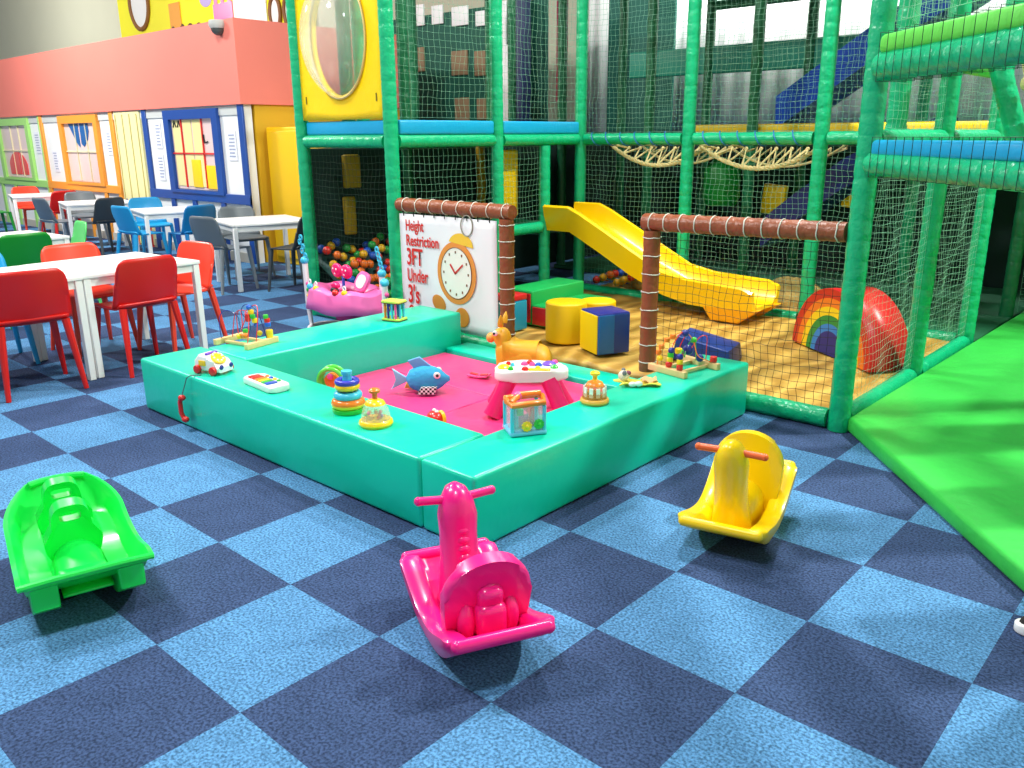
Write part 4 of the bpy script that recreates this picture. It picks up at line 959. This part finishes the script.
# plush fish
t = thing('plush_fish', 'light blue plush fish with chequered fins on the pink mat', 'toy', (-1.76, 1.82, FL), rad(42)); t.scale = (1.2, 1.2, 1.2)
rg = []
for i in range(13):
    u = i / 12; x = -.1 + .22 * u; r_ = .075 * math.sin(PI * min(1, .08 + .95 * u)) ** .6
    if i in (0, 12): r_ = .012
    rg.append([(x, r_ * .75 * math.cos(2 * PI * k / 16), .075 + r_ * .95 * math.sin(2 * PI * k / 16)) for k in range(16)])
g = G(); g.rings(rg); g.build('body', mat('plush_blue', '#3fb4e8', .9, .4, 60), t, ang=80)
def fin(name, pts, m, y=0, th=.018, M=None):
    g = G(); g.prism(pts, th, (M or XZ((0, y, 0))), bev=.004); return g.build(name, m, t)
fin('tail_fin', [(-.08, .07), (-.17, .13), (-.15, .07), (-.18, .02)], mat('plush_pale', '#8fc4e8', .9))
chk = bpy.data.materials.new('cloth_chequer'); chk.use_nodes = True; nt = chk.node_tree; k_ = nt.nodes.new('ShaderNodeTexChecker'); k_.inputs['Scale'].default_value = 90
k_.inputs['Color1'].default_value = (.9, .9, .9, 1); k_.inputs['Color2'].default_value = (.01, .01, .01, 1); tc = nt.nodes.new('ShaderNodeTexCoord'); nt.links.new(tc.outputs['Object'], k_.inputs[0]); nt.links.new(k_.outputs[0], nt.nodes['Principled BSDF'].inputs['Base Color'])
fin('chequered_fin', [(-.02, .05), (.06, .05), (.05, -.0), (-.04, .0)], chk, .06, .02); fin('chequered_fin', [(-.02, .05), (.06, .05), (.05, .01), (-.04, .01)], chk, -.06, .02)
fin('gold_fin', [(-.1, .055), (-.03, .04), (-.06, .0), (-.12, .01)], mat('cloth_gold', '#e8c05a', .9), .06, .02); fin('dorsal_fin', [(-.06, .13), (.03, .14), (-.03, .19), (-.09, .17)], mat('cloth_dots', '#6fa8e0', .9))
for y in (-1, 1):
    g = G(); g.sph((.06, y * .048, .105), (.018, .008, .018), 12, 8); e_ = g.build('eye', P('white'), t); g = G(); g.sph((.062, y * .055, .105), (.008, .004, .008), 10, 6); g.build('pupil', BLACK, e_)
# small red rattle
t = thing('car_rattle', 'small red and yellow rattle toy on the pink mat near the front block', 'toy', (-1.29, 1.46, FL), rad(-20))
g = G(); g.sph((0, 0, .04), (.065, .045, .035), 18, 12); g.build('body', P('red'), t)
g = G(); g.tube([(.035 + .04 * math.cos(a * PI / 8), .0 + .02, .04 + .035 * math.sin(a * PI / 8)) for a in range(16)], .01, 7, closed=True); g.build('grip_ring', P('yellow'), t)
for p in ((-.02, 0, .073), (.015, .0, .074)):
    g = G(); g.sph(p, (.012, .012, .01), 10, 8); g.build('knob', P('white'), t)
g = G(); g.box((0, 0, .008), (.13, .07, .016), bev=.006); g.build('base', P('sky'), t)
# pink card book
t = thing('board_book', 'tiny pink board book lying open on the mat beside the hopper', 'toy', (-1.76, 2.28, FL), rad(20))
for s in (-1, 1):
    g = G(); g.box((s * .035, 0, .012), (.066, .09, .01), (0, s * -.12, 0), bev=.002); cv = g.build('cover', P('pink'), t)
    g = G(); g.box((s * .035, 0, .02), (.05, .03, .004), (0, s * -.12, 0)); g.build('printed_patch', P('red'), cv)
# bouncy animal hopper
t = thing('animal_hopper', 'golden rubber ride on animal with pointed ears on the pink mat', 'toy', (-1.50, 2.42, FL), rad(208))
HG = mat('hopper_gold', '#e0a11c', .45, var=.05)
bpy_me = bpy.data.meshes.new('body'); ho = bpy.data.objects.new('body', bpy_me); C.objects.link(ho); ho.parent = t
V = [((0, 0, .17), .1), ((.08, 0, .165), .095), ((.115, 0, .23), .075), ((.14, 0, .295), .078), ((.2, 0, .275), .045), ((-.12, 0, .17), .1), ((-.19, 0, .165), .075),
     ((.12, .07, .08), .04), ((.14, .085, .02), .03), ((.12, -.07, .08), .04), ((.14, -.085, .02), .03), ((-.14, .07, .08), .042), ((-.16, .085, .02), .03), ((-.14, -.07, .08), .042), ((-.16, -.085, .02), .03)]
E_ = [(0, 1), (1, 2), (2, 3), (3, 4), (0, 5), (5, 6), (1, 7), (7, 8), (1, 9), (9, 10), (5, 11), (11, 12), (5, 13), (13, 14)]
bpy_me.from_pydata([v[0] for v in V], E_, []); bpy_me.materials.append(HG)
md = ho.modifiers.new('skin', 'SKIN')
for i, v in enumerate(V): bpy_me.skin_vertices[0].data[i].radius = (v[1] * (1.1 if i in (0, 1, 5) else 1), v[1])
bpy_me.skin_vertices[0].data[0].use_root = True
ho.modifiers.new('sub', 'SUBSURF').levels = 2; ho.modifiers['sub'].render_levels = 2; md.use_smooth_shade = True
for s in (-1, 1):
    g = G(); g.lathe([(.018, 0), (.02, .02), (.014, .05), (.004, .075)], 12, (.135, s * .048, .355), (s * -.25, -.1, 0)); g.build('ear', HG, t)
    g = G(); g.sph((.165, s * .07, .312), (.018, .01, .018), 12, 8); e_ = g.build('eye', P('white'), t); g = G(); g.sph((.17, s * .08, .312), (.009, .005, .009), 8, 6); g.build('pupil', BLACK, e_)
g = G(); g.sph((.212, 0, .268), (.03, .042, .032), 12, 8); g.build('muzzle', mat('muzzle_orange', '#f0a24a', .45), t)
# activity table
t = thing('activity_table', 'white toy activity table on chunky magenta legs inside the pen', 'toy', (-1.05, 1.96, FL), rad(38))
def blob(n=40):
    o = []
    for k in range(n):
        a = 2 * PI * k / n; r_ = 1 + .1 * math.cos(3 * a + .5)
        c_, s_ = math.cos(a), math.sin(a)
        o.append((.2 * r_ * abs(c_) ** .75 * (1 if c_ > 0 else -1), .13 * r_ * abs(s_) ** .75 * (1 if s_ > 0 else -1)))
    return o
g = G(); g.prism(blob(), .06, T((0, 0, .235)), bev=.016); g.build('table_top', P('white'), t, ang=50)
MG = mat('toy_magenta', '#f0146e', .3, coat=.2)
for a, b in ((-1, -1), (1, -1), (-1, 1), (1, 1)):
    g = G(); g.tube([(a * .11, b * .07, .21), (a * .15, b * .09, .12), (a * .19, b * .115, .03), (a * .20, b * .12, .008)], [.05, .046, .052, .056], 14); g.build('leg', MG, t)
for k, p, r_ in (('yellow', (-.14, -.04), .035), ('green', (-.1, -.08), .016), ('red', (-.12, .03), .014), ('sky', (-.095, .0), .012), ('pink', (-.03, .03), .02), ('red', (.0, .06), .02), ('pink', (.015, .02), .018), ('blue', (.05, .01), .02), ('purple', (.11, .04), .04), ('pink', (.14, .08), .02), ('red', (-.02, -.08), .02), ('green', (.14, -.03), .022), ('yellow', (.05, -.06), .016)):
    g = G(); g.lathe([(r_, 0), (r_, .008), (r_ * .6, .018), (0, .02)], 16, (p[0], p[1], .264)); g.build('button', P(k), t)
g = G()
g.box((.06, -.085, .269), (.12, .025, .012), bev=.004); g.build('piano_strip', P('yellow'), t)
# baby bouncer
t = thing('baby_bouncer', 'pink baby activity bouncer with hanging toys in front of the ball pit', 'bouncer', (-3.6, 2.64, 0), rad(0))
PKL = mat('bouncer_pink', '#f56fb4', .35)
def tray(u, v):
    a = 2 * PI * u; R1, R2 = .2 + .24 * v, .12 + .13 * v
    return (R1 * math.cos(a), R2 * math.sin(a), .33 + .05 * math.sin(PI * v) - .12 * max(0, v - .8) / .2 + .01 * math.sin(a * 6))
g = G(); g.surf(tray, 40, 10, True); g.build('tray', PKL, t, solid=.02)
g = G(); g.lathe([(.2, .33), (.17, .2), (.12, .12)], 20, (0, 0, 0)); g.bm.transform(Matrix.Diagonal((1, .6, 1, 1))); g.build('seat_cloth', mat('hot_pink_cloth', '#e23c8c', .7), t, solid=.006)
g = G(); g.tube([(.4 * math.cos(a * PI / 16), -.02 + .24 * math.sin(a * PI / 16), .03) for a in range(32)], .02, 8, closed=True); g.build('base_ring', mat('bouncer_white', '#f3eef0', .35), t)
for i, (x, y, top) in enumerate(((-.40, -.1, .56), (.33, .1, .50), (.5, -.02, .46))):
    g = G(); g.tube([(x * .93, y, .02), (x, y, .2), (x * 1.02, y, top)], [.016, .022, .024], 10); pl_ = g.build('leg_post', mat('bouncer_white', ''), t)
    g = G(); g.sph((x * 1.02, y, top + .02), (.036, .036, .034), 14, 10); g.build('post_knob', P('sky'), t)
    g = G()
    for k in range(5 if i < 2 else 0):
        cx_ = x * 1.02 + (-.012 * k + .015 * (-1) ** k if i == 0 else -.012 * k); cz_ = top + .06 + k * .036
        g.tube([(cx_ + .017 * math.cos(a * PI / 6), y, cz_ + .02 * math.sin(a * PI / 6)) for a in range(12)], .008, 6, closed=True)
    if i < 2: g.build('link_ring', P('sky'), t)
    for k in range(4):
        g = G(); g.sph((x * 1.02 + .035 * (1 if i != 1 else -1), y - .01, .24 + k * .05), (.02, .016, .02), 10, 8); g.build('toy_bead', P(('orange', 'yellow', 'green', 'pink')[k]), t)
for s in (-1, 1):
    g = G(); g.sph((-.02 + s * .062, -.02, .52), (.068, .03, .058), 16, 10); bw = g.build('bow_loop', MG, t)
    for dx, dz in ((-.02, .015), (.02, .012), (.0, -.022)):
        g = G(); g.sph((-.02 + s * .062 + dx, -.045, .52 + dz), (.01, .005, .01), 8, 6); g.build('white_dot', P('white'), bw)
g = G(); g.tube([(-.02, -.01, .36), (-.02, -.01, .5)], .012, 8); g.build('bow_stem', P('blue'), t)
g = G(); g.sph((.06, -.16, .38), (.045, .03, .04), 14, 10); g.build('dark_knob', BLACK, t)
g = G(); g.sph((.06, -.15, .43), (.05, .03, .03), 14, 10); g.build('pink_hood', MG, t)
g = G(); g.prism(rrect(.13, .16, .05), .03, T((.24, -.02, .46), (rad(70), rad(20), 0)), bev=.008); fr = g.build('toy_mirror', PKL, t)
g = G(); g.prism(rrect(.09, .11, .04), .034, T((.24, -.024, .46), (rad(70), rad(20), 0))); g.build('mirror_face', P('white'), fr)
for k, (x, y) in (('sky', (-.3, -.14)), ('yellow', (-.16, -.18)), ('yellow', (.2, -.17)), ('red', (.12, -.2))):
    g = G(); g.sph((x, y, .38), (.03, .025, .028), 12, 8); sp = g.build('tray_toy', P(k), t)
    if k != 'red': g = G(); g.tube([(x + .016 * math.cos(a * PI / 6), y, .42 + .018 * math.sin(a * PI / 6)) for a in range(12)], .006, 5, closed=True); g.build('toy_loop', P('white'), sp)
# shoe at the right edge
t = thing('shoe', 'white soled dark trainer at the right picture edge on the carpet', 'shoe', (1.635, 1.43, 0), rad(-160 + 180))
g = G(); g.prism([(.12 * abs(math.cos(a)) ** .8 * (1 if math.cos(a) > 0 else -1), .045 * abs(math.sin(a)) ** .8 * (1 if math.sin(a) > 0 else -1)) for a in [2 * PI * k / 28 for k in range(28)]], .035, T((0, 0, .018)), bev=.008); g.build('sole', P('white'), t)
g = G(); g.sph((0, 0, .035), (.108, .038, .05), 20, 12); g.build('upper', mat('shoe_black', '#25211f', .8), t)
g = G()
for k in range(3): g.tube([(-.02 - k * .02, -.02, .078), (-.02 - k * .02, .02, .078)], .004, 5)
g.build('laces', P('white'), t)

# ================================================================== LIGHT
W = bpy.data.worlds.new('world'); bpy.context.scene.world = W; W.use_nodes = True
bg = W.node_tree.nodes['Background']; bg.inputs[0].default_value = (.93, .97, 1, 1); bg.inputs[1].default_value = .55
def area(loc, size, power, col=(1, 1, 1), target=None, sy=None):
    l = bpy.data.lights.new('ceiling_and_fill_light', 'AREA'); l.energy = power; l.size = size; l.color = col; l.shape = 'RECTANGLE'; l.size_y = sy or size
    o = bpy.data.objects.new('ceiling_and_fill_light', l); C.objects.link(o); o.location = loc
    if target is not None: o.rotation_euler = (Vector(target) - Vector(loc)).to_track_quat('-Z', 'Y').to_euler()
    return o
WM = (1, .98, .95)
area((-4.2, -1.2, 5.6), .6, 250, WM, (-2.0, .6, 0))
area((-6.5, 1.8, 5.5), .6, 150, WM, (-6.5, 2.8, 0))
area((-12, 1.2, 5.5), .8, 430, WM, (-12, 2.8, 0))
area((-17, 6.5, 6.3), 2.0, 270, WM, (-18, 10, 4), 4)  # added fill that brightens the mural and the wall around it
area((-25, 5.0, 6.4), 2.0, 420, WM, (-26, 10, 4.5), 4)  # added fill for the beige wall at far left
area((-1.4, 3.9, 6.2), .4, 210, WM, (-1.2, 2.6, 0))
area((2.6, 5.2, 6), .25, 420, (1, 1, .92), (1.6, 3.5, 0))
area((.6, -1.6, 6), .6, 130, (.92, .96, 1), (.3, .2, 0))
area((-2.5, 8.4, 5.8), 1.0, 120, (1, 1, 1), (-2.5, 9.5, 2.2), 6)  # added fill aimed at the white cladding
o = area((-1.8, 8.75, 3.6), .15, 105, (1, 1, 1), (-1.8, 9.4, 2.0), 6); o.data.size = 7; o.data.size_y = .15  # added strip just above the view, lifts the lower cladding
sc = bpy.context.scene
sc.view_settings.view_transform = 'Standard'; sc.view_settings.look = 'None'; sc.view_settings.exposure = .3; sc.view_settings.gamma = 1; sc.view_settings.use_curve_mapping = False
